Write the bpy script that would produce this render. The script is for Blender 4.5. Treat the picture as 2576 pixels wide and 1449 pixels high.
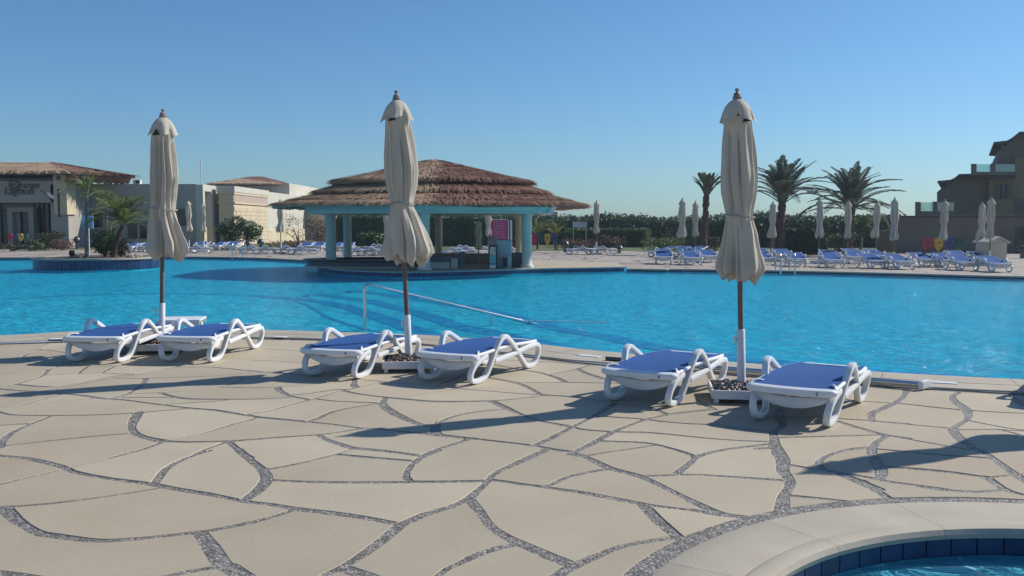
import bpy, bmesh, math, random
import numpy as np
from mathutils import Vector, Matrix, noise as mnoise
from mathutils.geometry import tessellate_polygon

scene = bpy.context.scene
for o in list(bpy.data.objects):
    bpy.data.objects.remove(o)
COL = scene.collection
R = math.radians

# ------------------------------------------------------------------ camera, sky, sun, exposure
CAM_H = 1.5
FPX = 2357.0                                   # focal length for a picture 2576 wide
CX, CY, HOR = 1288.0, 724.5, 562.0
PITCH = math.atan((CY - HOR) / FPX)
cam_d = bpy.data.cameras.new('camera')
cam = bpy.data.objects.new('camera', cam_d)
COL.objects.link(cam)
cam.location = (0, 0, CAM_H)
cam.rotation_euler = (math.pi / 2 - PITCH, 0, 0)
cam_d.sensor_width = 36.0
cam_d.lens = 36.0 * FPX / 2576.0
cam_d.clip_start = 0.05
cam_d.clip_end = 6000
scene.camera = cam

SUN_DIR = Vector((3.25, 1.49, 3.57 * math.tan(R(37.5)))).normalized()
SUN_EL = math.asin(SUN_DIR.z)
SUN_ROT = math.atan2(SUN_DIR.x, SUN_DIR.y)
world = bpy.data.worlds.new('World')
scene.world = world
world.use_nodes = True
wn = world.node_tree.nodes
wl = world.node_tree.links
wn.clear()
w_out = wn.new('ShaderNodeOutputWorld')
w_bg = wn.new('ShaderNodeBackground')
w_sky = wn.new('ShaderNodeTexSky')
w_sky.sky_type = 'NISHITA'
w_sky.sun_disc = False
w_sky.sun_elevation = SUN_EL
w_sky.sun_rotation = SUN_ROT
w_sky.altitude = 0
w_sky.air_density = 1.0
w_sky.dust_density = 0.45
w_sky.ozone_density = 6.0
w_bg.inputs['Strength'].default_value = 0.118
w_tint = wn.new('ShaderNodeMix')                # the camera's cool white balance
w_tint.data_type = 'RGBA'
w_tint.blend_type = 'MULTIPLY'
w_tint.inputs[0].default_value = 1.0
w_tint.inputs[7].default_value = (0.63, 0.825, 0.935, 1)
wl.new(w_sky.outputs['Color'], w_tint.inputs[6])
wl.new(w_tint.outputs[2], w_bg.inputs['Color'])
wl.new(w_bg.outputs['Background'], w_out.inputs['Surface'])

sun_d = bpy.data.lights.new('sun', 'SUN')
sun_d.energy = 4.8
sun_d.angle = R(0.55)
sun_d.color = (1.0, 0.94, 0.85)
sun = bpy.data.objects.new('sun', sun_d)
COL.objects.link(sun)
sun.rotation_euler = SUN_DIR.to_track_quat('Z', 'Y').to_euler()
sun.location = (30, 14, 30)

vs = scene.view_settings
vs.view_transform = 'Standard'
vs.look = 'None'
vs.exposure = 0.0
vs.gamma = 1.0
vs.use_curve_mapping = False
scene.render.engine = 'CYCLES'
scene.cycles.max_bounces = 8
scene.cycles.transparent_max_bounces = 12

# ------------------------------------------------------------------ helpers
def G(x, y, z=0.0):
    """point of the place on the level z seen at photo position x, y (2576 wide)"""
    dx, dy = (x - CX) / FPX, (CY - y) / FPX
    c, s = math.cos(PITCH), math.sin(PITCH)
    d = (dx, c + dy * s, -s + dy * c)
    t = (z - CAM_H) / d[2]
    return Vector((d[0] * t, d[1] * t, z))

def P(x, y, Y):
    """point at distance Y in front of the camera"""
    dx, dy = (x - CX) / FPX, (CY - y) / FPX
    c, s = math.cos(PITCH), math.sin(PITCH)
    d = (dx, c + dy * s, -s + dy * c)
    t = Y / d[1]
    return Vector((d[0] * t, Y, CAM_H + d[2] * t))

class MB:
    def __init__(s):
        s.v, s.f = [], []
    def add(s, vs, fs):
        n = len(s.v)
        s.v.extend([tuple(p) for p in vs])
        s.f.extend([tuple(i + n for i in f) for f in fs])
        return s
    def box(s, c, d, rz=0.0, M=None):
        hx, hy, hz = d[0] / 2, d[1] / 2, d[2] / 2
        pts = [(-hx, -hy, -hz), (hx, -hy, -hz), (hx, hy, -hz), (-hx, hy, -hz),
               (-hx, -hy, hz), (hx, -hy, hz), (hx, hy, hz), (-hx, hy, hz)]
        m = Matrix.Translation(c) @ Matrix.Rotation(rz, 4, 'Z')
        if M is not None:
            m = m @ M
        return s.add([m @ Vector(p) for p in pts],
                     [(0, 3, 2, 1), (4, 5, 6, 7), (0, 1, 5, 4), (1, 2, 6, 5), (2, 3, 7, 6), (3, 0, 4, 7)])
    def rbox(s, c, d, b=0.01, rz=0.0, M=None):
        """box with chamfered edges"""
        bm = bmesh.new()
        bmesh.ops.create_cube(bm, size=1.0)
        for v in bm.verts:
            v.co = Vector((v.co.x * d[0], v.co.y * d[1], v.co.z * d[2]))
        bmesh.ops.bevel(bm, geom=list(bm.edges), offset=min(b, min(d) * 0.45), segments=2, affect='EDGES', profile=0.6)
        m = Matrix.Translation(c) @ Matrix.Rotation(rz, 4, 'Z')
        if M is not None:
            m = m @ M
        bm.verts.index_update()
        s.add([m @ v.co for v in bm.verts], [[v.index for v in f.verts] for f in bm.faces])
        bm.free()
        return s
    def tube(s, path, rad, n=8, cap=True, closed=False):
        path = [Vector(p) for p in path]
        rads = rad if isinstance(rad, (list, tuple)) else [rad] * len(path)
        k0 = len(s.v)
        m = len(path)
        up = Vector((0, 0, 1))
        prev = None
        for i, p in enumerate(path):
            if closed:
                t = path[(i + 1) % m] - path[i - 1]
            else:
                t = path[min(i + 1, m - 1)] - path[max(i - 1, 0)]
            t.normalize()
            if prev is None:
                a = up if abs(t.z) < 0.9 else Vector((1, 0, 0))
                u = t.cross(a).normalized()
            else:
                u = (prev - t * prev.dot(t)).normalized()
            prev = u
            w = t.cross(u)
            for j in range(n):
                an = 2 * math.pi * j / n
                s.v.append(tuple(p + (u * math.cos(an) + w * math.sin(an)) * rads[i]))
        for i in range(m if closed else m - 1):
            i2 = (i + 1) % m
            for j in range(n):
                j2 = (j + 1) % n
                s.f.append((k0 + i * n + j, k0 + i * n + j2, k0 + i2 * n + j2, k0 + i2 * n + j))
        if cap and not closed:
            s.f.append(tuple(k0 + j for j in reversed(range(n))))
            s.f.append(tuple(k0 + (m - 1) * n + j for j in range(n)))
        return s
    def lathe(s, prof, n=16, c=(0, 0, 0)):
        k0 = len(s.v)
        for r, z in prof:
            for j in range(n):
                a = 2 * math.pi * j / n
                s.v.append((c[0] + r * math.cos(a), c[1] + r * math.sin(a), c[2] + z))
        for i in range(len(prof) - 1):
            for j in range(n):
                j2 = (j + 1) % n
                s.f.append((k0 + i * n + j, k0 + i * n + j2, k0 + (i + 1) * n + j2, k0 + (i + 1) * n + j))
        s.f.append(tuple(k0 + j for j in reversed(range(n))))
        e = k0 + (len(prof) - 1) * n
        s.f.append(tuple(e + j for j in range(n)))
        return s
    def prism(s, poly, d):
        """poly: list of 3d points, extruded by vector d"""
        n = len(poly)
        d = Vector(d)
        poly = [Vector(p) for p in poly]
        k0 = len(s.v)
        s.v.extend([tuple(p) for p in poly])
        s.v.extend([tuple(p + d) for p in poly])
        for t in tessellate_polygon([poly]):
            s.f.append((k0 + t[0], k0 + t[1], k0 + t[2]))
            s.f.append((k0 + n + t[2], k0 + n + t[1], k0 + n + t[0]))
        for i in range(n):
            j = (i + 1) % n
            s.f.append((k0 + i, k0 + j, k0 + n + j, k0 + n + i))
        return s
    def mesh(s, name, smooth=None):
        me = bpy.data.meshes.new(name)
        me.from_pydata(s.v, [], s.f)
        me.update()
        bm = bmesh.new()
        bm.from_mesh(me)
        bmesh.ops.recalc_face_normals(bm, faces=list(bm.faces))
        bm.to_mesh(me)
        bm.free()
        if smooth is not None:
            me.polygons.foreach_set('use_smooth', [True] * len(me.polygons))
            me.set_sharp_from_angle(angle=R(smooth))
        return me

def ob(name, me, mt=None, parent=None, loc=None, rot=None):
    if isinstance(me, MB):
        me = me.mesh(name)
    o = bpy.data.objects.new(name, me)
    COL.objects.link(o)
    if mt is not None and me is not None and len(me.materials) == 0:
        me.materials.append(mt)
    if parent is not None:
        o.parent = parent
    if loc is not None:
        o.location = loc
    if rot is not None:
        o.rotation_euler = rot
    return o

def tag(o, label=None, cat=None, group=None, kind=None):
    if label: o['label'] = label
    if cat: o['category'] = cat
    if group: o['group'] = group
    if kind: o['kind'] = kind
    return o

def empty(name, loc=(0, 0, 0), rz=0.0, label=None, cat=None, group=None):
    o = bpy.data.objects.new(name, None)
    COL.objects.link(o)
    o.location = loc
    o.rotation_euler = (0, 0, rz)
    return tag(o, label, cat, group)

def struct(name, me, mt, kind='structure'):
    return tag(ob(name, me, mt), kind=kind)

def copy_tree(o, parent=None):
    c = o.copy()
    COL.objects.link(c)
    c.parent = parent
    for ch in KIDS(o):
        copy_tree(ch, c)
    return c

def KIDS(o):
    return [c for c in o.children]

def np_mesh(name, V, F, mt=None, smooth=False):
    """V (n,3), F (m,k) arrays -> mesh"""
    me = bpy.data.meshes.new(name)
    V = np.asarray(V, dtype=np.float32)
    F = np.asarray(F, dtype=np.int32)
    k = F.shape[1]
    me.vertices.add(len(V))
    me.vertices.foreach_set('co', V.ravel())
    me.loops.add(F.size)
    me.loops.foreach_set('vertex_index', F.ravel())
    me.polygons.add(len(F))
    me.polygons.foreach_set('loop_start', np.arange(0, F.size, k, dtype=np.int32))
    me.polygons.foreach_set('use_smooth', np.full(len(F), smooth))
    me.update(calc_edges=True)
    if mt is not None:
        me.materials.append(mt)
    return me

def flat(name, outer, holes=(), z=0.0):
    """flat sheet with holes"""
    loops = [[Vector((p[0], p[1], 0)) for p in outer]] + [[Vector((p[0], p[1], 0)) for p in h] for h in holes]
    pts = [p for l in loops for p in l]
    tri = tessellate_polygon(loops)
    me = bpy.data.meshes.new(name)
    me.from_pydata([(p.x, p.y, z) for p in pts], [], [tuple(t) for t in tri])
    bm = bmesh.new()
    bm.from_mesh(me)
    for f in bm.faces:
        f.normal_update()
        if f.normal.z < 0:
            f.normal_flip()
    bm.to_mesh(me)
    bm.free()
    return me

def catmull(pts, sub=6, closed=False):
    pts = [np.array(p, dtype=float) for p in pts]
    n = len(pts)
    if n < 3 and not closed:
        return pts
    out = []
    rng = range(n) if closed else range(n - 1)
    for i in rng:
        if closed:
            p0, p1, p2, p3 = pts[i - 1], pts[i], pts[(i + 1) % n], pts[(i + 2) % n]
        else:
            p1, p2 = pts[i], pts[i + 1]
            p0 = pts[i - 1] if i > 0 else 2 * p1 - p2
            p3 = pts[i + 2] if i + 2 < n else 2 * p2 - p1
        for k in range(sub):
            t = k / sub
            out.append(0.5 * ((2 * p1) + (-p0 + p2) * t + (2 * p0 - 5 * p1 + 4 * p2 - p3) * t * t
                              + (-p0 + 3 * p1 - 3 * p2 + p3) * t ** 3))
    if not closed:
        out.append(pts[-1])
    return out

ORD = ['first', 'second', 'third', 'fourth', 'fifth', 'sixth', 'seventh', 'eighth', 'ninth', 'tenth', 'eleventh',
       'twelfth', 'thirteenth', 'fourteenth', 'fifteenth', 'sixteenth', 'seventeenth', 'eighteenth', 'nineteenth']

# ------------------------------------------------------------------ materials
def mat(name, c1, c2=None, rough=0.7, scale=4.0, detail=4.0, bump=0.0, bscale=None, spec=0.5, metal=0.0,
        stretch=(1, 1, 1), rand=0.0, coord='pos', trans=0.0, sheen=0.0):
    m = bpy.data.materials.new(name)
    m.use_nodes = True
    nt = m.node_tree
    n, l = nt.nodes, nt.links
    bs = n['Principled BSDF']
    bs.inputs['Roughness'].default_value = rough
    bs.inputs['Metallic'].default_value = metal
    bs.inputs['Specular IOR Level'].default_value = spec
    if sheen:
        bs.inputs['Sheen Weight'].default_value = sheen
    if c2 is None:
        c2 = tuple(min(1, v * 0.85) for v in c1)
    if coord == 'pos':
        src = n.new('ShaderNodeNewGeometry').outputs['Position']
    else:
        src = n.new('ShaderNodeTexCoord').outputs['Object']
    mp = n.new('ShaderNodeMapping')
    mp.inputs['Scale'].default_value = stretch
    l.new(src, mp.inputs['Vector'])
    tx = n.new('ShaderNodeTexNoise')
    tx.inputs['Scale'].default_value = scale
    tx.inputs['Detail'].default_value = detail
    l.new(mp.outputs['Vector'], tx.inputs['Vector'])
    rp = n.new('ShaderNodeValToRGB')
    rp.color_ramp.elements[0].position = 0.32
    rp.color_ramp.elements[1].position = 0.68
    rp.color_ramp.elements[0].color = (*c2, 1)
    rp.color_ramp.elements[1].color = (*c1, 1)
    l.new(tx.outputs['Fac'], rp.inputs['Fac'])
    col = rp.outputs['Color']
    if rand > 0:
        oi = n.new('ShaderNodeObjectInfo')
        hs = n.new('ShaderNodeHueSaturation')
        mr = n.new('ShaderNodeMapRange')
        mr.inputs['To Min'].default_value = 1 - rand
        mr.inputs['To Max'].default_value = 1 + rand
        l.new(oi.outputs['Random'], mr.inputs['Value'])
        l.new(mr.outputs['Result'], hs.inputs['Value'])
        l.new(col, hs.inputs['Color'])
        col = hs.outputs['Color']
    l.new(col, bs.inputs['Base Color'])
    if bump > 0:
        t2 = n.new('ShaderNodeTexNoise')
        t2.inputs['Scale'].default_value = bscale or scale * 6
        t2.inputs['Detail'].default_value = 3
        l.new(mp.outputs['Vector'], t2.inputs['Vector'])
        bp = n.new('ShaderNodeBump')
        bp.inputs['Strength'].default_value = bump
        bp.inputs['Distance'].default_value = 0.02
        l.new(t2.outputs['Fac'], bp.inputs['Height'])
        l.new(bp.outputs['Normal'], bs.inputs['Normal'])
    if trans > 0:
        tr = n.new('ShaderNodeBsdfTranslucent')
        l.new(col, tr.inputs['Color'])
        mx = n.new('ShaderNodeMixShader')
        mx.inputs['Fac'].default_value = trans
        l.new(bs.outputs['BSDF'], mx.inputs[1])
        l.new(tr.outputs['BSDF'], mx.inputs[2])
        l.new(mx.outputs['Shader'], n['Material Output'].inputs['Surface'])
    return m

def slab_mat():
    """sand coloured stamped concrete: fine grain, cloudy patches, a few rusty stains"""
    m = mat('slab_concrete', (0.47, 0.405, 0.298), (0.405, 0.347, 0.255), rough=0.75, scale=0.9, detail=6, bump=0.05, bscale=60, rand=0.10, spec=0.35)
    nt = m.node_tree
    n, l = nt.nodes, nt.links
    bs = n['Principled BSDF']
    col = bs.inputs['Base Color'].links[0].from_socket
    geo = n.new('ShaderNodeNewGeometry')
    # fine speckle
    sp = n.new('ShaderNodeTexNoise')
    sp.inputs['Scale'].default_value = 45
    sp.inputs['Detail'].default_value = 5
    l.new(geo.outputs['Position'], sp.inputs['Vector'])
    mr = n.new('ShaderNodeMapRange')
    mr.inputs['From Min'].default_value = 0.3
    mr.inputs['From Max'].default_value = 0.7
    mr.inputs['To Min'].default_value = 0.95
    mr.inputs['To Max'].default_value = 1.04
    l.new(sp.outputs['Fac'], mr.inputs['Value'])
    mul = n.new('ShaderNodeMix')
    mul.data_type = 'RGBA'
    mul.blend_type = 'MULTIPLY'
    mul.inputs[0].default_value = 1.0
    l.new(col, mul.inputs[6])
    l.new(mr.outputs['Result'], mul.inputs[7])
    # rust stains
    st = n.new('ShaderNodeTexNoise')
    st.inputs['Scale'].default_value = 0.55
    st.inputs['Detail'].default_value = 5
    st.inputs['Distortion'].default_value = 0.4
    l.new(geo.outputs['Position'], st.inputs['Vector'])
    r2 = n.new('ShaderNodeValToRGB')
    r2.color_ramp.elements[0].position = 0.53
    r2.color_ramp.elements[1].position = 0.76
    r2.color_ramp.elements[0].color = (0, 0, 0, 1)
    r2.color_ramp.elements[1].color = (0.34, 0.34, 0.34, 1)
    l.new(st.outputs['Fac'], r2.inputs['Fac'])
    mx = n.new('ShaderNodeMix')
    mx.data_type = 'RGBA'
    l.new(r2.outputs['Color'], mx.inputs[0])
    l.new(mul.outputs[2], mx.inputs[6])
    mx.inputs[7].default_value = (0.36, 0.225, 0.14, 1)
    l.new(mx.outputs[2], bs.inputs['Base Color'])
    return m

def pebble_mat(name, dark=(0.14, 0.125, 0.108), light=(0.43, 0.395, 0.345), scale=55):
    m = bpy.data.materials.new(name)
    m.use_nodes = True
    n, l = m.node_tree.nodes, m.node_tree.links
    bs = n['Principled BSDF']
    bs.inputs['Roughness'].default_value = 0.6
    geo = n.new('ShaderNodeNewGeometry')
    v = n.new('ShaderNodeTexVoronoi')
    v.inputs['Scale'].default_value = scale
    l.new(geo.outputs['Position'], v.inputs['Vector'])
    sep = n.new('ShaderNodeSeparateColor')
    l.new(v.outputs['Color'], sep.inputs['Color'])
    rp = n.new('ShaderNodeValToRGB')
    rp.color_ramp.elements[0].color = (*dark, 1)
    rp.color_ramp.elements[1].color = (*light, 1)
    e = rp.color_ramp.elements.new(0.55)
    e.color = (0.27, 0.245, 0.215, 1)
    l.new(sep.outputs[0], rp.inputs['Fac'])
    # darker cement between the pebbles
    rd = n.new('ShaderNodeMapRange')
    rd.inputs['From Min'].default_value = 0.25
    rd.inputs['From Max'].default_value = 0.75
    rd.inputs['To Min'].default_value = 1.0
    rd.inputs['To Max'].default_value = 0.6
    l.new(v.outputs['Distance'], rd.inputs['Value'])
    mul = n.new('ShaderNodeMix')
    mul.data_type = 'RGBA'
    mul.blend_type = 'MULTIPLY'
    mul.inputs[0].default_value = 1.0
    l.new(rp.outputs['Color'], mul.inputs[6])
    l.new(rd.outputs['Result'], mul.inputs[7])
    l.new(mul.outputs[2], bs.inputs['Base Color'])
    bp = n.new('ShaderNodeBump')
    bp.invert = True
    bp.inputs['Strength'].default_value = 0.7
    bp.inputs['Distance'].default_value = 0.010
    l.new(v.outputs['Distance'], bp.inputs['Height'])
    l.new(bp.outputs['Normal'], bs.inputs['Normal'])
    return m

def far_deck_mat():
    """same paving seen from far: slabs with thin dark joints"""
    m = bpy.data.materials.new('far_paving')
    m.use_nodes = True
    n, l = m.node_tree.nodes, m.node_tree.links
    bs = n['Principled BSDF']
    bs.inputs['Roughness'].default_value = 0.75
    geo = n.new('ShaderNodeNewGeometry')
    wob = n.new('ShaderNodeTexNoise')
    wob.inputs['Scale'].default_value = 0.7
    l.new(geo.outputs['Position'], wob.inputs['Vector'])
    av = n.new('ShaderNodeVectorMath')
    av.operation = 'MULTIPLY_ADD'
    av.inputs[1].default_value = (1.2, 1.2, 0)
    l.new(wob.outputs['Color'], av.inputs[0])
    l.new(geo.outputs['Position'], av.inputs[2])
    v = n.new('ShaderNodeTexVoronoi')
    v.feature = 'DISTANCE_TO_EDGE'
    v.inputs['Scale'].default_value = 0.75
    l.new(av.outputs[0], v.inputs['Vector'])
    rp = n.new('ShaderNodeValToRGB')
    rp.color_ramp.elements[0].position = 0.018
    rp.color_ramp.elements[1].position = 0.024
    rp.color_ramp.elements[0].color = (0.13, 0.115, 0.10, 1)
    rp.color_ramp.elements[1].color = (1, 1, 1, 1)
    l.new(v.outputs['Distance'], rp.inputs['Fac'])
    tx = n.new('ShaderNodeTexNoise')
    tx.inputs['Scale'].default_value = 0.5
    tx.inputs['Detail'].default_value = 5
    l.new(geo.outputs['Position'], tx.inputs['Vector'])
    r2 = n.new('ShaderNodeValToRGB')
    r2.color_ramp.elements[0].position = 0.35
    r2.color_ramp.elements[1].position = 0.65
    r2.color_ramp.elements[0].color = (0.34, 0.29, 0.24, 1)
    r2.color_ramp.elements[1].color = (0.43, 0.37, 0.305, 1)
    l.new(tx.outputs['Fac'], r2.inputs['Fac'])
    mul = n.new('ShaderNodeMix')
    mul.data_type = 'RGBA'
    mul.blend_type = 'MULTIPLY'
    mul.inputs[0].default_value = 1.0
    l.new(rp.outputs['Color'], mul.inputs[6])
    l.new(r2.outputs['Color'], mul.inputs[7])
    l.new(mul.outputs[2], bs.inputs['Base Color'])
    return m

def water_mat(name, tint, bs1=1.0, refl=0.8):
    m = bpy.data.materials.new(name)
    m.use_nodes = True
    n, l = m.node_tree.nodes, m.node_tree.links
    n.remove(n['Principled BSDF'])
    geo = n.new('ShaderNodeNewGeometry')
    mp = n.new('ShaderNodeMapping')
    mp.inputs['Rotation'].default_value = (0, 0, R(25))
    mp.inputs['Scale'].default_value = (1.0, 1.7, 1.0)
    l.new(geo.outputs['Position'], mp.inputs['Vector'])
    n1 = n.new('ShaderNodeTexNoise')
    n1.inputs['Scale'].default_value = 3.2
    n1.inputs['Detail'].default_value = 4
    n1.inputs['Roughness'].default_value = 0.55
    n1.inputs['Distortion'].default_value = 0.6
    l.new(mp.outputs['Vector'], n1.inputs['Vector'])
    n2 = n.new('ShaderNodeTexNoise')
    n2.inputs['Scale'].default_value = 0.5
    n2.inputs['Detail'].default_value = 2
    l.new(geo.outputs['Position'], n2.inputs['Vector'])
    ad = n.new('ShaderNodeMath')
    ad.operation = 'MULTIPLY_ADD'
    l.new(n2.outputs['Fac'], ad.inputs[0])
    ad.inputs[1].default_value = 1.2
    l.new(n1.outputs['Fac'], ad.inputs[2])
    bp = n.new('ShaderNodeBump')
    bp.inputs['Strength'].default_value = 1.0
    bp.inputs['Distance'].default_value = 0.085 * bs1
    l.new(ad.outputs[0], bp.inputs['Height'])
    fr = n.new('ShaderNodeFresnel')
    fr.inputs['IOR'].default_value = 1.33
    l.new(bp.outputs['Normal'], fr.inputs['Normal'])
    mu = n.new('ShaderNodeMath')
    mu.operation = 'MULTIPLY'
    mu.inputs[1].default_value = refl
    l.new(fr.outputs['Fac'], mu.inputs[0])
    tr = n.new('ShaderNodeBsdfTransparent')
    tr.inputs['Color'].default_value = (*tint, 1)
    gl = n.new('ShaderNodeBsdfGlossy')
    gl.inputs['Roughness'].default_value = 0.10
    l.new(bp.outputs['Normal'], gl.inputs['Normal'])
    mx = n.new('ShaderNodeMixShader')
    l.new(mu.outputs[0], mx.inputs['Fac'])
    l.new(tr.outputs[0], mx.inputs[1])
    l.new(gl.outputs[0], mx.inputs[2])
    l.new(mx.outputs[0], n['Material Output'].inputs['Surface'])
    return m

def tile_mat(name, base, grout, size, mort=0.03, rough=0.3):
    m = bpy.data.materials.new(name)
    m.use_nodes = True
    n, l = m.node_tree.nodes, m.node_tree.links
    bs = n['Principled BSDF']
    bs.inputs['Roughness'].default_value = rough
    geo = n.new('ShaderNodeNewGeometry')
    br = n.new('ShaderNodeTexBrick')
    br.offset = 0.0
    br.inputs['Scale'].default_value = 1.0 / size
    br.inputs['Brick Width'].default_value = 1.0
    br.inputs['Row Height'].default_value = 1.0
    br.inputs['Mortar Size'].default_value = mort
    br.inputs['Color1'].default_value = (*base, 1)
    br.inputs['Color2'].default_value = (*[v * 0.9 for v in base], 1)
    br.inputs['Mortar'].default_value = (*grout, 1)
    l.new(geo.outputs['Position'], br.inputs['Vector'])
    l.new(br.outputs['Color'], bs.inputs['Base Color'])
    return m

M = {}
M['slab'] = slab_mat()
M['pebble'] = pebble_mat('pebble_joint')
M['coping'] = mat('coping_stone', (0.46, 0.405, 0.315), (0.39, 0.34, 0.262), rough=0.7, scale=3, detail=6, bump=0.1, bscale=70, rand=0.05)
M['far_paving'] = far_deck_mat()
M['water'] = water_mat('pool_water', (0.50, 0.91, 0.98), 2.6, 0.68)
M['water2'] = water_mat('small_pool_water', (0.78, 0.94, 0.97), 0.6, 0.9)
M['pool_floor'] = tile_mat('pool_floor_mosaic', (0.10, 0.72, 0.88), (0.17, 0.76, 0.9), 0.30, 0.03)
M['pool_step'] = tile_mat('pool_step_mosaic', (0.14, 0.77, 0.90), (0.21, 0.81, 0.92), 0.30, 0.03)
M['kid_floor'] = tile_mat('small_pool_floor', (0.22, 0.72, 0.86), (0.6, 0.85, 0.9), 0.55, 0.02)
M['navy'] = mat('navy_tile', (0.013, 0.05, 0.13), (0.009, 0.036, 0.10), rough=0.3, scale=6, rand=0.25)
M['navy_band'] = mat('navy_band', (0.09, 0.48, 0.76), (0.07, 0.42, 0.70), rough=0.3, scale=8)
M['grout'] = mat('grout', (0.30, 0.36, 0.42), rough=0.8)
M['white'] = mat('white_plastic', (0.76, 0.77, 0.78), (0.70, 0.71, 0.72), rough=0.38, scale=9, coord='obj')
M['white_metal'] = mat('white_painted_metal', (0.74, 0.75, 0.76), (0.66, 0.66, 0.66), rough=0.45, scale=14)
M['sling'] = mat('blue_mesh_fabric', (0.032, 0.105, 0.31), (0.026, 0.088, 0.27), rough=0.8, scale=240, detail=1, bump=0.25, bscale=500, coord='obj', spec=0.2)
M['canvas'] = mat('beige_canvas', (0.66, 0.61, 0.51), (0.58, 0.53, 0.44), rough=0.9, scale=5, detail=5, bump=0.5, bscale=11, stretch=(1, 1, 0.3), coord='obj', trans=0.22, spec=0.15)
M['vent_shade_mat'] = mat('dark_vent_shade', (0.03, 0.03, 0.035), rough=0.9)
M['wood'] = mat('weathered_pole_wood', (0.20, 0.135, 0.10), (0.12, 0.082, 0.065), rough=0.6, scale=14, stretch=(1, 1, 0.08), bump=0.2)
M['cord'] = mat('tie_cord', (0.34, 0.31, 0.25), rough=0.9)
M['finial'] = mat('grey_turned_wood', (0.27, 0.23, 0.21), (0.18, 0.15, 0.14), rough=0.6, scale=30)
M['stone'] = mat('brown_pebbles', (0.115, 0.07, 0.06), (0.04, 0.028, 0.026), rough=0.4, scale=18, detail=2)
M['steel'] = mat('stainless_steel', (0.62, 0.64, 0.66), rough=0.22, metal=1.0)
M['alu'] = mat('aluminium_pole', (0.66, 0.66, 0.66), rough=0.3, metal=1.0)
M['black'] = mat('black_plastic', (0.015, 0.016, 0.018), rough=0.45)
M['teal'] = mat('teal_paint', (0.60, 0.66, 0.59), (0.50, 0.56, 0.50), rough=0.7, scale=1.2, detail=6, bump=0.05)
M['cream'] = mat('cream_render', (0.60, 0.52, 0.41), (0.52, 0.45, 0.35), rough=0.85, scale=2)
M['thatch_pale'] = mat('pale_thatch', (0.62, 0.43, 0.26), (0.27, 0.17, 0.10), rough=0.6, scale=15, stretch=(1, 1, 2), bump=0.5, bscale=30)
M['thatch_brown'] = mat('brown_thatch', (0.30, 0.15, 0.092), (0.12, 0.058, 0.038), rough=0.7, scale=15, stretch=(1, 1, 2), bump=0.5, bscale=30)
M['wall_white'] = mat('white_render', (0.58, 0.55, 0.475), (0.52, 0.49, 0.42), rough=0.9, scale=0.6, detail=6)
M['wall_white_shade'] = mat('white_render_shaded', (0.40, 0.385, 0.345), (0.35, 0.335, 0.30), rough=0.9, scale=0.6, detail=6)  # same white render, darkened to put the walls' shade into the colour
M['wall_sand'] = mat('sandstone_block', (0.62, 0.53, 0.37), (0.54, 0.45, 0.31), rough=0.9, scale=1.1, detail=6)
M['wall_pink'] = mat('pink_stone_band', (0.48, 0.37, 0.31), (0.42, 0.32, 0.27), rough=0.9, scale=3)
M['wall_brown'] = mat('brown_render', (0.19, 0.16, 0.13), (0.15, 0.125, 0.10), rough=0.9, scale=0.8)
M['wall_ochre'] = mat('ochre_render', (0.26, 0.185, 0.105), (0.21, 0.15, 0.085), rough=0.9, scale=0.8)
M['wall_far'] = mat('far_house_render', (0.42, 0.30, 0.20), (0.36, 0.25, 0.17), rough=0.9, scale=0.5)
M['glass_dark'] = mat('dark_window_glass', (0.012, 0.016, 0.022), rough=0.08, spec=0.6)
M['dark_wood'] = mat('dark_timber', (0.055, 0.045, 0.04), rough=0.7)
M['roof_dark'] = mat('dark_roof_edge', (0.05, 0.05, 0.055), rough=0.7)
M['leaf_dark'] = mat('dark_hedge_leaf', (0.085, 0.14, 0.06), (0.042, 0.08, 0.036), rough=0.55, scale=1.5, trans=0.2)
M['leaf_mid'] = mat('mid_green_leaf', (0.095, 0.155, 0.05), (0.05, 0.09, 0.032), rough=0.55, scale=1.8, trans=0.25)
M['leaf_olive'] = mat('olive_leaf', (0.085, 0.105, 0.055), (0.045, 0.058, 0.03), rough=0.6, scale=2, trans=0.2)
M['leaf_lime'] = mat('lime_green_leaf', (0.13, 0.19, 0.05), (0.075, 0.115, 0.03), rough=0.55, scale=2, trans=0.3)
M['leaf_red'] = mat('bougainvillea_bract', (0.34, 0.045, 0.075), (0.14, 0.05, 0.045), rough=0.6, scale=3, trans=0.25)
M['leaf_dry'] = mat('dry_pinkish_leaf', (0.25, 0.135, 0.105), (0.13, 0.07, 0.055), rough=0.7, scale=3, trans=0.2)
M['palm_leaf'] = mat('palm_leaflet', (0.15, 0.175, 0.12), (0.085, 0.105, 0.07), rough=0.5, scale=2, trans=0.2)
M['palm_lime'] = mat('young_palm_leaflet', (0.25, 0.26, 0.08), (0.13, 0.155, 0.045), rough=0.5, scale=2, trans=0.3)
M['bark'] = mat('palm_bark', (0.13, 0.085, 0.06), (0.06, 0.04, 0.03), rough=0.9, scale=9, bump=0.7, bscale=22, stretch=(1, 1, 2.5))
M['bark_grey'] = mat('grey_bark', (0.22, 0.20, 0.175), (0.13, 0.115, 0.10), rough=0.9, scale=9, bump=0.4)
M['lawn'] = mat('lawn', (0.105, 0.135, 0.045), (0.075, 0.10, 0.035), rough=0.95, scale=1.2, detail=6, bump=0.6, bscale=14)
M['sand'] = mat('sand_ground', (0.40, 0.32, 0.23), (0.33, 0.26, 0.19), rough=0.95, scale=0.1, detail=6)
M['soil'] = mat('planting_soil', (0.15, 0.115, 0.085), (0.09, 0.07, 0.055), rough=0.95, scale=2, bump=0.5)
M['rock'] = mat('pale_rock', (0.42, 0.36, 0.29), (0.28, 0.235, 0.19), rough=0.9, scale=3, bump=0.5)
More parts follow.
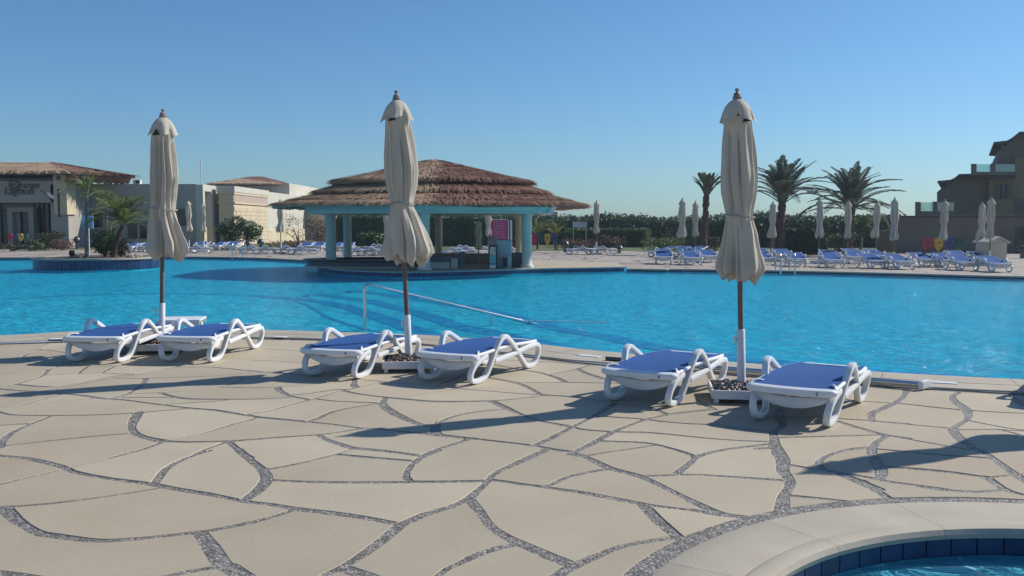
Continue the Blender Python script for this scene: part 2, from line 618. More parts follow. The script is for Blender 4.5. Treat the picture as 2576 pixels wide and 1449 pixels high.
M['magenta'] = mat('magenta_board', (0.40, 0.045, 0.16), (0.36, 0.04, 0.145), rough=0.5, scale=2)
M['sign_blue'] = mat('pale_blue_board', (0.42, 0.60, 0.68), (0.38, 0.56, 0.64), rough=0.5, scale=3)
M['ink'] = mat('sign_ink', (0.03, 0.06, 0.12), rough=0.6)
M['ink_light'] = mat('pale_sign_lettering', (0.72, 0.45, 0.55), rough=0.6)
M['sign_metal'] = mat('bronze_sign_letters', (0.12, 0.125, 0.095), (0.08, 0.085, 0.065), rough=0.5, scale=6)
M['grey_box'] = mat('grey_laminate', (0.46, 0.47, 0.47), (0.42, 0.43, 0.43), rough=0.5)
M['slate'] = mat('slate_grey_panel', (0.10, 0.115, 0.13), rough=0.5)
M['terracotta'] = mat('terracotta_step', (0.34, 0.25, 0.19), (0.28, 0.20, 0.15), rough=0.85)
M['bin_red'] = mat('red_bin', (0.45, 0.02, 0.07), rough=0.4)
M['bin_yellow'] = mat('yellow_bin', (0.62, 0.40, 0.04), rough=0.4)
M['bin_green'] = mat('green_bin', (0.015, 0.10, 0.07), rough=0.4)
M['bin_blue'] = mat('blue_bin', (0.02, 0.06, 0.20), rough=0.4)
M['lamp_metal'] = mat('lamp_metal', (0.10, 0.11, 0.11), rough=0.35, metal=0.6)
def glass_mat():
    m = bpy.data.materials.new('balcony_glass')
    m.use_nodes = True
    n, l = m.node_tree.nodes, m.node_tree.links
    n.remove(n['Principled BSDF'])
    tr = n.new('ShaderNodeBsdfTransparent')
    tr.inputs['Color'].default_value = (0.62, 0.78, 0.76, 1)
    gl = n.new('ShaderNodeBsdfGlossy')
    gl.inputs['Roughness'].default_value = 0.02
    mx = n.new('ShaderNodeMixShader')
    mx.inputs['Fac'].default_value = 0.25
    l.new(tr.outputs[0], mx.inputs[1])
    l.new(gl.outputs[0], mx.inputs[2])
    l.new(mx.outputs[0], n['Material Output'].inputs['Surface'])
    return m
M['glass'] = glass_mat()
M['canvas_brown'] = mat('brown_canvas', (0.60, 0.34, 0.19), (0.50, 0.28, 0.16), rough=0.9, scale=5, spec=0.15)

# ================================================================== POOL, DECK AND GROUND
WATER_Z = -0.06
# near edge of the big pool (water side of the coping), photo positions
NEAR = [(0, 847.6), (171, 838), (420, 835), (671, 834), (875, 840), (1092, 848), (1354, 870), (1484, 885), (1858, 917), (2165, 938), (2336, 948), (2576, 960)]
NEAR_O = [(0, 865.5), (193, 859.4), (368, 854), (588, 851.5), (738, 853.8), (890, 859), (1062, 866.5), (1357, 901), (1472, 914), (1558, 921.5), (1758, 936), (1912, 949), (2172, 969), (2312, 977.5), (2435, 984), (2576, 991.6)]
def ext(w, left, right):
    return left + w + right
near_w = [tuple(G(*p)[:2]) for p in NEAR]
near_o = [tuple(G(*p)[:2]) for p in NEAR_O]
near_w = [tuple(p) for p in catmull(ext(near_w, [(-16, 9.6), (-12.5, 10.7), (-9.4, 11.8)], [(6.6, 8.35), (9.0, 7.6), (12.5, 6.4)]), 5)]
near_o = [tuple(p) for p in catmull(ext(near_o, [(-15.8, 8.95), (-12.3, 10.0), (-9.2, 11.1)], [(6.4, 7.7), (8.8, 6.95), (12.3, 5.75)]), 5)]
FAR_L = [(0, 648), (120, 647.5), (390, 646), (500, 646), (640, 648.5), (720, 652), (818, 657), (900, 660)]
FAR_R = [(1577, 676.4), (1700, 677.3), (1900, 680), (2100, 684), (2300, 689), (2576, 696)]
far_w = [tuple(G(*p)[:2]) for p in FAR_L] + [tuple(G(*p)[:2]) for p in FAR_R]
far_w = [(-42, 38.5), (-33, 41)] + far_w + [(19, 25.2), (23, 22.5)]
far_w = [tuple(p) for p in catmull(far_w, 4)]
pool_poly = near_w + far_w[::-1]            # one loop
KC = (2.35, 2.94)                           # small round pool
KR = 1.55
def circ(r, n=96, c=KC):
    return [(c[0] + r * math.cos(2 * math.pi * i / n), c[1] + r * math.sin(2 * math.pi * i / n)) for i in range(n)]

gr = struct('ground', flat('ground', [(-1500, -60), (1500, -60), (1500, 3000), (-1500, 3000)],
                           [pool_poly, circ(KR + 0.12)], -0.045), M['sand'])
# near deck: bed of pebbles in cement, slabs on top
deck = struct('pool_deck', flat('pool_deck', [(-16, -6), (13.5, -6), (13.5, 5.5)] + near_o[::-1] + [(-16, 9)], [circ(KR + 0.3)], -0.004), M['pebble'])

# ------------------------------------------------------------------ joints between the slabs, traced
Z0 = {'A': (0, 1060, 3.22), 'B': (700, 1060, 3.22), 'C': (1400, 1060, 3.22), 'D': (2100, 1060, 3.22),
      'E': (0, 1436, 3.22), 'F': (700, 1436, 3.22), 'G': (1400, 1436, 3.22), 'H': (2464, 1160, 3.22), 'K': (2400, 1200, 2.2778),
      'S': (0, 0, 1.0)}
JOINTS = [
 ('A', .035, [(-120,215),(0,208),(140,192),(300,172),(410,140),(520,97)]),
 ('A', .028, [(340,178),(560,170),(800,158)]),
 ('A', .03, [(300,172),(410,172),(560,188),(700,208),(880,222),(1100,215)]),
 ('A', .035, [(420,180),(300,210),(235,250),(300,285),(380,300),(560,300),(700,300)]),
 ('A', .03, [(300,268),(480,270),(700,275),(900,268),(1150,250)]),
 ('A', .03, [(-120,342),(0,335),(160,325),(380,300)]),
 ('A', .03, [(330,265),(540,235),(770,205)]),
 ('A', .035, [(-120,435),(0,422),(200,405),(400,382),(500,372),(620,340),(720,305),(800,285)]),
 ('A', .05, [(500,375),(440,440),(300,490),(150,530)]),
 ('A', .028, [(440,440),(620,430),(800,422),(1040,416),(1360,428)]),
 ('A', .045, [(890,350),(830,395),(800,422)]),
 ('A', .03, [(700,318),(900,340),(1190,342)]),
 ('A', .035, [(150,530),(360,550),(540,555),(700,530),(900,490),(1120,452),(1360,428)]),
 ('A', .04, [(400,598),(560,570),(720,545),(1000,490),(1190,460),(1400,430),(1640,380),(1850,340)]),
 ('A', .035, [(1040,415),(1190,340),(1400,290)]),
 ('A', .045, [(-120,565),(0,580),(200,598),(400,604),(640,625),(880,650),(1080,680),(1300,695),(1640,740),(1920,775),(2200,797),(2400,830),(2576,860)]),
 ('B', .05, [(280,845),(400,870),(640,893),(900,918),(1180,945),(1430,980),(1600,985),(1960,1020),(2230,1048),(2576,1090)]),
 ('A', .035, [(640,630),(480,665),(200,745),(0,770),(-120,780)]),
 ('A', .03, [(200,745),(560,715),(940,675)]),
 ('A', .03, [(1200,470),(1500,467),(1900,455),(2250,440),(2400,425),(2550,410)]),
 ('B', .028, [(300,425),(450,405),(700,372),(950,345),(1200,340)]),
 ('A', .055, [(1500,470),(1440,550),(1320,620),(1180,665),(1080,680)]),
 ('A', .028, [(1320,630),(1600,618),(1900,600),(2230,560),(2430,510),(2520,440)]),
 ('A', .045, [(1640,618),(1780,660),(1960,682),(2250,685),(2576,685)]),
 ('B', .04, [(300,685),(500,680),(740,668)]),
 ('B', .045, [(740,640),(900,625),(1150,590),(1330,582),(1400,562),(1640,512)]),
 ('B', .06, [(590,560),(620,600),(740,655),(920,690)]),
 ('A', .03, [(2230,558),(2400,565),(2576,565)]),
 ('B', .035, [(0,560),(400,565),(590,560),(860,545),(1050,520),(1220,490),(1400,475)]),
 ('A', .03, [(1250,665),(1500,665),(1780,668)]),
 ('A', .035, [(1640,742),(1900,725),(2200,705),(2390,685)]),
 ('A', .042, [(-120,780),(0,820),(140,845),(520,852),(900,848),(1280,832),(1600,808),(1950,778)]),
 ('A', .03, [(1340,815),(1450,785),(1580,748)]),
 ('A', .075, [(1420,820),(1370,900),(1350,980),(1400,1040),(1500,1080),(1680,1115)]),
 ('A', .035, [(1680,1115),(1900,1070),(2130,1020),(2350,950),(2576,890)]),
 ('B', .03, [(320,900),(370,872)]),
 ('A', .042, [(1680,1118),(1960,1125),(2330,1115),(2576,1100)]),
 ('B', .042, [(76,1117),(320,1100),(560,1080),(1000,1050),(1230,1020),(1430,988)]),
 ('A', .045, [(1680,1118),(1500,1185),(1340,1230),(1120,1288)]),
 ('E', .035, [(1430,0),(1060,95),(680,180)]),
 ('A', .03, [(-120,960),(0,952),(150,940),(310,935)]),
 ('A', .055, [(520,855),(310,940),(150,1010),(20,1110),(0,1180)]),
 ('A', .022, [(20,1165),(500,1110),(1000,1060),(1340,1035)]),
 ('A', .045, [(2330,1120),(2100,1200),(1940,1280)]),
 ('E', .05, [(2150,0),(1900,80),(1700,190),(1580,340)]),
 ('B', .06, [(90,1120),(240,1240),(320,1288)]),
 ('F', .07, [(190,-10),(330,110),(440,200),(480,290),(400,400),(240,515)]),
 ('E', .052, [(-120,40),(0,52),(300,85),(620,160),(760,220),(1100,285),(1550,345),(1800,395),(2150,450),(2450,510),(2576,530)]),
 ('F', .05, [(240,525),(500,550),(760,595),(1150,640),(1500,690),(1860,755)]),
 ('E', .03, [(-120,375),(0,345),(300,270),(640,195)]),
 ('E', .032, [(-60,585),(60,580),(500,545),(1000,485),(1640,385)]),
 ('E', .075, [(40,590),(180,720),(330,815),(430,855)]),
 ('E', .052, [(430,855),(700,893),(1000,925),(1300,912),(1700,875),(2080,830),(2330,785),(2576,735)]),
 ('F', .045, [(280,745),(560,670),(760,605)]),
 ('E', .075, [(2050,840),(2160,980),(2270,1150),(2480,1288)]),
 ('F', .075, [(100,1190),(250,1288),(400,1380)]),
 ('E', .04, [(1500,1340),(1690,1288),(2000,1225),(2270,1185)]),
 ('E', .05, [(-150,1235),(0,1250),(300,1288),(700,1350),(1100,1460)]),
 ('F', .035, [(480,192),(740,145),(1000,85),(1210,30),(1390,-25)]),
 ('B', .055, [(1020,1050),(1100,1100),(1250,1150),(1370,1185),(1600,1205),(1850,1235),(2060,1265)]),
 ('F', .03, [(1220,40),(1600,75),(1980,105)]),
 ('F', .06, [(2230,0),(2060,75),(1950,170),(1910,260),(1950,320)]),
 ('B', .055, [(2576,1088),(2400,1140),(2230,1195),(2060,1270)]),
 ('F', .045, [(510,300),(900,320),(1500,325),(1950,322),(2254,320)]),
 ('G', .045, [(0,320),(460,312),(580,305),(850,345),(1130,380),(1500,435),(1900,510),(2100,550),(2300,580),(2576,610)]),
 ('S', .05, [(2200,1625),(2290,1640),(2380,1650),(2480,1662)]),
 ('F', .06, [(1860,755),(2100,650),(2400,560),(2560,475)]),
 ('G', .062, [(300,490),(460,350),(560,240),(700,170),(1070,0)]),
 ('F', .06, [(1860,755),(1700,890),(1500,1040),(1260,1190),(1070,1280),(900,1400)]),
 ('F', .065, [(1260,1200),(1400,1250),(1530,1290),(1800,1400)]),
 ('F', .05, [(2050,1450),(2150,1350),(2240,1280),(2330,1210),(2576,1095)]),
 ('G', .05, [(320,1095),(450,1040),(620,990),(800,955)]),
 ('G', .068, [(310,500),(430,640),(520,770),(700,890),(1000,1020),(1200,1110),(1380,1175)]),
 ('G', .06, [(1380,1175),(1240,1250),(1120,1340),(1000,1460)]),
 ('G', .055, [(1380,1175),(1600,1085),(1900,970),(2380,890)]),
 ('G', .062, [(2100,560),(2250,720),(2480,910)]),
 ('G', .055, [(1380,30),(1500,65),(1750,180),(2080,270),(2400,420),(2576,505)]),
 ('S', .055, [(2200,1594),(2255,1620),(2310,1640),(2390,1650)]),
 ('G', .036, [(1040,370),(1150,345),(1300,275),(1500,225),(1750,185)]),
 ('S', .036, [(2040,1518),(2200,1512),(2300,1517),(2400,1524),(2492,1530)]),
 ('S', .055, [(2158,1507),(2200,1473),(2215,1457)]),
 ('D', .055, [(370,1280),(480,1240),(700,1195),(900,1172),(1100,1145),(1180,1130)]),
 ('D', .075, [(1000,1190),(1120,1180),(1190,1160)]),
 ('C', .042, [(1680,1115),(2000,1125),(2200,1145),(2400,1195),(2576,1250),(2620,1275)]),
 ('C', .036, [(1500,1262),(1800,1215),(2200,1160)]),
 ('C', .058, [(540,705),(680,770),(860,850),(1050,910),(1360,970)]),
 ('C', .04, [(1360,970),(1500,1000),(1800,1020),(2100,1025),(2350,1045),(2576,1068),(2900,1098),(3200,1115),(3400,1120)]),
 ('C', .058, [(970,1160),(1150,1080),(1360,970),(1520,890),(1600,850),(1700,790),(1800,730)]),
 ('C', .048, [(0,1055),(300,1085),(700,1130),(950,1160),(1200,1205),(1380,1228)]),
 ('G', .09, [(1340,35),(1420,50)]),
 ('C', .058, [(1380,1225),(1560,1140),(1800,1010),(2100,895),(2350,840),(2576,812),(2800,790)]),
 ('C', .04, [(1600,855),(1800,870),(2100,890),(2300,915),(2576,937),(2760,945),(3150,990),(3420,1022)]),
 ('C', .045, [(1050,640),(1350,660),(1600,690),(1850,730),(2100,760),(2200,785),(2340,840)]),
 ('C', .045, [(0,708),(200,708),(540,700),(750,685),(1000,655),(1090,645)]),
 ('B', .045, [(1270,600),(1450,635),(1700,665),(1860,680),(2100,702),(2254,708)]),
 ('B', .042, [(920,690),(1060,650),(1200,605),(1330,585)]),
 ('B', .042, [(920,690),(700,745),(500,805),(290,835)]),
 ('B', .04, [(1000,685),(1200,705),(1650,725)]),
 ('B', .05, [(1650,725),(1400,760),(1160,810),(1000,880),(900,915)]),
 ('B', .075, [(1700,670),(1670,730),(1760,810),(1900,880),(2050,940),(2210,975)]),
 ('C', .05, [(720,780),(400,810),(200,845),(60,890),(-20,930)]),
 ('B', .075, [(2240,915),(2215,975),(2222,1045)]),
 ('B', .065, [(1390,480),(1370,530),(1400,565)]),
 ('B', .038, [(450,405),(800,425),(1200,460),(1450,482),(1650,502),(1900,522),(2254,550)]),
 ('C', .038, [(0,556),(200,575),(500,600),(800,625),(1050,640)]),
 ('B', .028, [(1820,665),(2100,630),(2450,575)]),
 ('A', .03, [(1800,352),(2130,352),(2300,365),(2576,392)]),
 ('B', .03, [(320,392),(450,405)]),
 ('B', .028, [(-60,270),(0,268),(220,264),(380,260)]),
 ('B', .03, [(-60,345),(0,325),(350,280),(480,240),(650,205),(860,172)]),
 ('B', .028, [(350,283),(600,293),(950,312),(1150,330)]),
 ('B', .03, [(390,155),(600,175),(860,190)]),
 ('B', .03, [(150,200),(300,165),(460,130),(680,100),(770,68)]),
 ('B', .05, [(1040,82),(960,120),(930,150),(945,185)]),
 ('C', .05, [(860,385),(1000,405),(1100,430),(1220,470),(1300,510)]),
 ('C', .04, [(400,300),(560,330),(700,355),(860,385)]),
 ('C', .045, [(1120,430),(1350,385),(1540,335)]),
 ('C', .055, [(1420,370),(1490,410),(1650,465),(1830,505),(2000,560)]),
 ('C', .03, [(790,512),(1300,512),(1830,522),(2000,530)]),
 ('C', .05, [(520,465),(720,500),(860,540),(960,590),(1050,640)]),
 ('C', .04, [(-20,535),(130,490),(240,440),(420,430),(520,465)]),
 ('C', .028, [(590,280),(900,290),(1200,305),(1540,333)]),
 ('D', .05, [(400,690),(480,745),(570,792)]),
 ('D', .03, [(700,780),(900,782),(1250,790)]),
 ('D', .075, [(1250,770),(1225,860),(1270,950),(1180,1020),(1180,1080),(1190,1160),(1250,1260)]),
 ('K', .08, [(170,545),(215,600),(215,680),(270,770),(220,870),(205,990)]),
 ('D', .03, [(1250,868),(1600,870),(1870,885),(2200,905),(2576,935)]),
 ('D', .045, [(1840,912),(2080,985),(2300,1045),(2576,1085)]),
 ('D', .035, [(1200,1078),(1700,1065),(2280,1050)]),
 ('H', .03, [(600,350),(750,365),(930,385),(1200,400),(1400,415),(1700,450),(1980,475),(2400,500),(2700,510)]),
 ('H', .065, [(1370,250),(1330,340),(1200,420),(1060,480),(1005,510),(1020,590)]),
 ('H', .07, [(1900,295),(1840,330),(1870,390),(1980,470),(1995,560),(1900,620),(1840,665),(1880,730),(2000,830),(2180,920),(2300,1000),(2490,1140)]),
 ('H', .03, [(1000,585),(1500,630),(1840,662),(1900,675),(2300,672),(2480,685),(2700,690)]),
 ('H', .03, [(2030,585),(2200,620),(2400,655),(2576,680),(2700,700)]),
 ('H', .03, [(2300,672),(2440,700),(2576,740),(2700,790)]),
 ('H', .042, [(1150,725),(1400,775),(1800,845),(2120,895)]),
 ('H', .075, [(1170,735),(1060,800),(1010,880),(1035,980),(1090,1050),(1110,1110),(1085,1185)]),
 ('H', .036, [(1040,872),(1400,905),(1800,940),(2230,968)]),
 ('H', .06, [(1010,855),(750,880),(560,940),(470,1000),(490,1070),(560,1095)]),
 ('H', .045, [(110,1025),(160,1035),(440,1080),(560,1095),(750,1125),(1000,1170),(1200,1210),(1500,1250),(1760,1285)]),
 ('H', .042, [(1110,1052),(1500,1080),(1850,1115),(2180,1160),(2300,1155),(2480,1140),(2700,1120)]),
 ('H', .07, [(700,1130),(860,1200),(960,1240),(1080,1288)]),
 ('H', .055, [(2430,310),(2480,370),(2576,420),(2700,470)]),
 ('H', .025, [(2490,374),(2576,378),(2700,382)]),
 ('K', .065, [(790,760),(900,830),(1010,900)]),
 ('K', .055, [(1690,730),(1830,820),(1968,862),(2150,905)]),
 ('K', .045, [(1220,800),(1350,820),(1600,838),(1830,822)]),
 ('K', .036, [(250,862),(500,885),(740,912)]),
 ('H', .06, [(2490,1140),(2650,1240)]),
]

def signed_field():
    x0, x1, y0, y1, h = -13.0, 11.0, 1.2, 13.4, 0.0125
    nx, ny = int((x1 - x0) / h) + 1, int((y1 - y0) / h) + 1
    xs = x0 + h * np.arange(nx)
    ys = y0 + h * np.arange(ny)
    Fd = np.full((ny, nx), 0.25, dtype=np.float32)
    def cap(a, b, w):
        pad = w / 2 + 0.12
        ix0, ix1 = int((min(a[0], b[0]) - pad - x0) / h), int((max(a[0], b[0]) + pad - x0) / h) + 2
        iy0, iy1 = int((min(a[1], b[1]) - pad - y0) / h), int((max(a[1], b[1]) + pad - y0) / h) + 2
        ix0, ix1, iy0, iy1 = max(ix0, 0), min(ix1, nx), max(iy0, 0), min(iy1, ny)
        if ix1 <= ix0 or iy1 <= iy0:
            return
        X, Y = np.meshgrid(xs[ix0:ix1], ys[iy0:iy1])
        d = np.array(b) - np.array(a)
        L = max(d @ d, 1e-12)
        t = np.clip(((X - a[0]) * d[0] + (Y - a[1]) * d[1]) / L, 0, 1)
        D = np.hypot(X - a[0] - t * d[0], Y - a[1] - t * d[1]) - w / 2
        sub = Fd[iy0:iy1, ix0:ix1]
        np.minimum(sub, D, out=sub)
    rng = random.Random(3)
    for k, w, pts in JOINTS:
        ox, oy, s = Z0[k]
        g = [np.array(G((ox + px / s) / 1.26708, (oy + py / s) / 1.26708)[:2]) for px, py in pts]
        c = catmull(g, 7)
        ph = rng.random() * 9
        acc = 0.0
        for a, b in zip(c[:-1], c[1:]):
            acc += float(np.hypot(*(b - a)))
            cap(a, b, 0.9 * w * (1.0 + 0.22 * math.sin(acc * 5 + ph)))
    # outside the picture the same paving goes on with other joints
    X, Y = np.meshgrid(xs, ys)
    out = (np.abs(X) > 0.5465 * (Y + 0.1) + 0.03) | (Y < 3.83)
    r2 = np.random.RandomState(11)
    pts = np.stack([r2.uniform(x0 - 1, x1 + 1, 420), r2.uniform(y0 - 1, y1 + 1, 420)], 1)
    keep = []
    for p in pts:
        if all(np.hypot(*(p - q)) > 0.62 for q in keep):
            keep.append(p)
    oy, ox = np.nonzero(out)
    PX = xs[ox] + 0.10 * np.sin(ys[oy] * 3.1)
    PY = ys[oy] + 0.10 * np.sin(xs[ox] * 2.7)
    d1 = np.full(len(PX), 1e9, dtype=np.float32)
    d2 = d1.copy()
    for q in keep:
        d = np.hypot(PX - q[0], PY - q[1])
        m = d < d1
        d2 = np.where(m, d1, np.minimum(d2, d))
        d1 = np.where(m, d, d1)
    v = (d2 - d1) / 2 - 0.024
    Fd[oy, ox] = np.minimum(Fd[oy, ox], v)
    # frame line of the traced part is no joint; limits: coping strip, small pool ring, border
    no = np.array(near_o)
    yc = np.interp(xs, no[:, 0], no[:, 1])
    sl = np.cos(np.arctan(np.gradient(yc, xs)))
    Fd = np.minimum(Fd, ((yc[None, :] - ys[:, None]) * sl[None, :] - 0.075).astype(np.float32))
    Fd = np.minimum(Fd, (np.hypot(X - KC[0], Y - KC[1]) - 2.118).astype(np.float32))
    Fd[0, :] = Fd[-1, :] = -1
    Fd[:, 0] = Fd[:, -1] = -1
    return Fd, x0, y0, h

def contours(Fd, x0, y0, h):
    ins = Fd > 0
    c = (ins[:-1, :-1].astype(int) + 2 * ins[:-1, 1:] + 4 * ins[1:, 1:] + 8 * ins[1:, :-1])
    iy, ix = np.nonzero((c > 0) & (c < 15))
    seg = {1: [(3, 0)], 2: [(0, 1)], 3: [(3, 1)], 4: [(1, 2)], 5: [(3, 0), (1, 2)], 6: [(0, 2)], 7: [(3, 2)], 8: [(2, 3)],
           9: [(2, 0)], 10: [(0, 1), (2, 3)], 11: [(2, 1)], 12: [(1, 3)], 13: [(1, 0)], 14: [(0, 3)]}
    nxt = {}
    for y, x in zip(iy.tolist(), ix.tolist()):
        key = {0: (0, x, y), 1: (1, x + 1, y), 2: (0, x, y + 1), 3: (1, x, y)}
        for a, b in seg[int(c[y, x])]:
            nxt[key[a]] = key[b]
    def pos(k):
        t, x, y = k
        if t == 0:
            a, b = Fd[y, x], Fd[y, x + 1]
            return (x0 + h * (x + a / (a - b)), y0 + h * y)
        a, b = Fd[y, x], Fd[y + 1, x]
        return (x0 + h * x, y0 + h * (y + a / (a - b)))
    loops = []
    while nxt:
        s = next(iter(nxt))
        k = s
        lp = []
        while k in nxt:
            lp.append(k)
            k = nxt.pop(k)
        if len(lp) > 12:
            loops.append([pos(q) for q in lp])
    return loops

def simplify(p, eps):
    p = np.array(p)
    n = len(p)
    if n < 8:
        return p
    i2 = int(np.argmax(np.hypot(*(p - p[0]).T)))
    def dp(a, b):
        if b - a < 2:
            return []
        A, B = q[a], q[b]
        d = B - A
        L = np.hypot(*d) + 1e-9
        dd = np.abs((q[a + 1:b, 0] - A[0]) * d[1] - (q[a + 1:b, 1] - A[1]) * d[0]) / L
        m = int(np.argmax(dd))
        if dd[m] < eps:
            return []
        m += a + 1
        return dp(a, m) + [m] + dp(m, b)
    q = np.vstack([p, p[:1]])
    idx = [0] + dp(0, i2) + [i2] + dp(i2, n)
    return q[idx]

def build_slabs():
    Fd, x0, y0, h = signed_field()
    rng = random.Random(5)
    cnt = 0
    for lp in contours(Fd, x0, y0, h):
        s = simplify(lp, 0.0035)
        a = 0.5 * float(np.sum(s[:, 0] * np.roll(s[:, 1], -1) - np.roll(s[:, 0], -1) * s[:, 1]))
        if abs(a) < 0.008:
            continue
        if a < 0:
            s = s[::-1]
        n = len(s)
        e = np.roll(s, -1, 0) - s
        e /= np.maximum(np.hypot(e[:, 0], e[:, 1]), 1e-9)[:, None]
        nr = np.stack([e[:, 1], -e[:, 0]], 1)
        nv = nr + np.roll(nr, 1, 0)
        nv /= np.maximum(np.hypot(nv[:, 0], nv[:, 1]), 0.4)[:, None]
        inn = s - nv * 0.003
        cx, cy = s.mean(0)
        dz = rng.uniform(-0.0015, 0.0015)
        V = [(p[0] - cx, p[1] - cy, dz) for p in inn] + [(p[0] - cx, p[1] - cy, dz - 0.003) for p in s] + [(p[0] - cx, p[1] - cy, -0.03) for p in s]
        Fc = [tuple(t) for t in tessellate_polygon([[Vector((p[0], p[1], 0)) for p in inn]])]
        fl = []
        for t in Fc:
            A, B, Cc = inn[t[0]], inn[t[1]], inn[t[2]]
            if (B[0] - A[0]) * (Cc[1] - A[1]) - (B[1] - A[1]) * (Cc[0] - A[0]) < 0:
                t = (t[0], t[2], t[1])
            fl.append(t)
        for r_ in (0, 1):
            for i in range(n):
                j = (i + 1) % n
                fl.append((r_ * n + j, r_ * n + i, (r_ + 1) * n + i, (r_ + 1) * n + j))
        me = bpy.data.meshes.new('paving_slab')
        me.from_pydata(V, [], fl)
        me.update()
        ob('paving_slab', me, M['slab'], deck, (cx, cy, 0))
        cnt += 1
    return cnt
N_SLABS = build_slabs()

# ------------------------------------------------------------------ coping stones along the near edge
def resample(pl, step):
    pl = np.array(pl)
    d = np.r_[0, np.cumsum(np.hypot(*np.diff(pl, axis=0).T))]
    s = np.arange(0, d[-1], step)
    return np.stack([np.interp(s, d, pl[:, 0]), np.interp(s, d, pl[:, 1])], 1)
cop = struct('pool_coping', flat('pool_coping', near_o + near_w[::-1], (), 0.006), M['grout'])
def coping_stones():
    a = resample(near_w, 0.28)
    no = np.array(near_o)
    nrm = []
    for i in range(len(a)):
        t = a[min(i + 1, len(a) - 1)] - a[max(i - 1, 0)]
        t /= np.hypot(*t)
        nrm.append((t[1], -t[0]))          # away from the water
    nrm = np.array(nrm)
    prof = [(-0.035, -0.050), (-0.050, -0.028), (-0.048, -0.005), (-0.03, 0.014), (0.0, 0.022), (0.10, 0.024), (0.335, 0.024), (0.338, 0.016)]
    prof2 = [(0.343, 0.016), (0.346, 0.023), (0.55, 0.022), (0.605, 0.020), (0.612, 0.010), (0.612, -0.02)]
    k = 0
    while k + 4 < len(a):
        for pf in (prof, prof2):
            V, F = [], []
            n = len(pf)
            for q in range(5):
                i = k + q
                p = a[i].copy()
                t = np.array((-nrm[i][1], nrm[i][0]))
                if q == 0: p = p + t * 0.003
                if q == 4: p = p - t * 0.003
                # depth of the strip follows the traced outer line
                yc = float(np.interp(p[0], no[:, 0], no[:, 1]))
                wd = max(0.45, (p[1] - yc) * abs(nrm[i][1])) / 0.615
                for u, z in pf:
                    uu = u * wd if u > 0 else u
                    V.append((p[0] + nrm[i][0] * uu, p[1] + nrm[i][1] * uu, z))
            for q in range(4):
                for j in range(n - 1):
                    F.append((q * n + j, q * n + j + 1, (q + 1) * n + j + 1, (q + 1) * n + j))
            F.append(tuple(range(n)))
            F.append(tuple(4 * n + j for j in reversed(range(n))))
            b = MB().add(V, F)
            ob('coping_stone', b.mesh('coping_stone', 35), M['coping'], cop)
        k += 4
coping_stones()

# ------------------------------------------------------------------ pool body
def wall_strip(name, line, z0, z1, mt, closed=False):
    V, F = [], []
    n = len(line)
    for p in line:
        V += [(p[0], p[1], z0), (p[0], p[1], z1)]
    for i in range(n if closed else n - 1):
        j = (i + 1) % n
        F.append((2 * i, 2 * j, 2 * j + 1, 2 * i + 1))
    return struct(name, MB().add(V, F), mt)
FLOOR_Z = -0.14
big = [(-45, 5), (25, 5), (25, 46), (-45, 46)]
struct('pool_floor', flat('pool_floor', pool_poly, (), FLOOR_Z), M['pool_floor'])
wall_strip('pool_wall', pool_poly, FLOOR_Z, -0.02, M['pool_floor'], True)
struct('pool_water', flat('pool_water', pool_poly, (), WATER_Z), M['water'])
# dark band of tiles under the far edge
wall_strip('far_tile_band', [(p[0], p[1] - 0.02) for p in far_w], -0.085, -0.012, M['navy'])

# steps under water: treads with a dark tiled nosing
STEPS = [(-0.078, [(-500, 800), (-200, 766), (0, 753), (200, 743), (400, 738.5), (560, 741), (700, 750), (770, 764), (830, 797), (920, 826), (1010, 846), (1110, 870)]),
         (-0.090, [(640, 742), (800, 754), (868, 765.6), (923, 778), (973, 794.6), (1017, 808), (1047, 819), (1102, 836), (1190, 862), (1300, 890)]),
         (-0.102, [(800, 738), (940, 755), (1047, 779), (1116, 797), (1171, 816), (1227, 827.7), (1282, 838.7), (1337, 850), (1392, 861), (1480, 880), (1600, 905)]),
         (-0.116, [(900, 730), (1040, 746), (1158, 765), (1227, 775), (1309, 794), (1392, 816), (1475, 833), (1557, 846), (1682, 872), (1800, 888), (1881, 899), (2013, 910), (2162, 926), (2400, 944), (2700, 962)])]
for z, pl in STEPS:
    w = [np.array(G(x, y, z)[:2]) for x, y in pl]
    c = [tuple(p) for p in catmull(w, 6)]
    under = [p for p in near_w if c[0][0] - 0.5 < p[0] < c[-1][0] + 0.6]
    low = [(p[0], p[1] - 0.25) for p in under]
    st = struct('pool_step', flat('pool_step', c + low[::-1], (), z), M['pool_step'])
    V, F = [], []
    for i, p in enumerate(c):
        t = np.array(c[min(i + 1, len(c) - 1)]) - np.array(c[max(i - 1, 0)])
        t /= np.hypot(*t)
        nn = np.array((t[1], -t[0])) * (0.09 if z == -0.078 else 0.40)
        V += [(p[0], p[1], z + 0.004), (p[0] + nn[0], p[1] + nn[1], z + 0.004), (p[0], p[1], FLOOR_Z + 0.002)]
    for i in range(len(c) - 1):
        F += [(3 * i, 3 * i + 1, 3 * i + 4, 3 * i + 3), (3 * i + 2, 3 * i, 3 * i + 3, 3 * i + 5)]
    ob('step_nosing', MB().add(V, F), M['navy_band'], st)

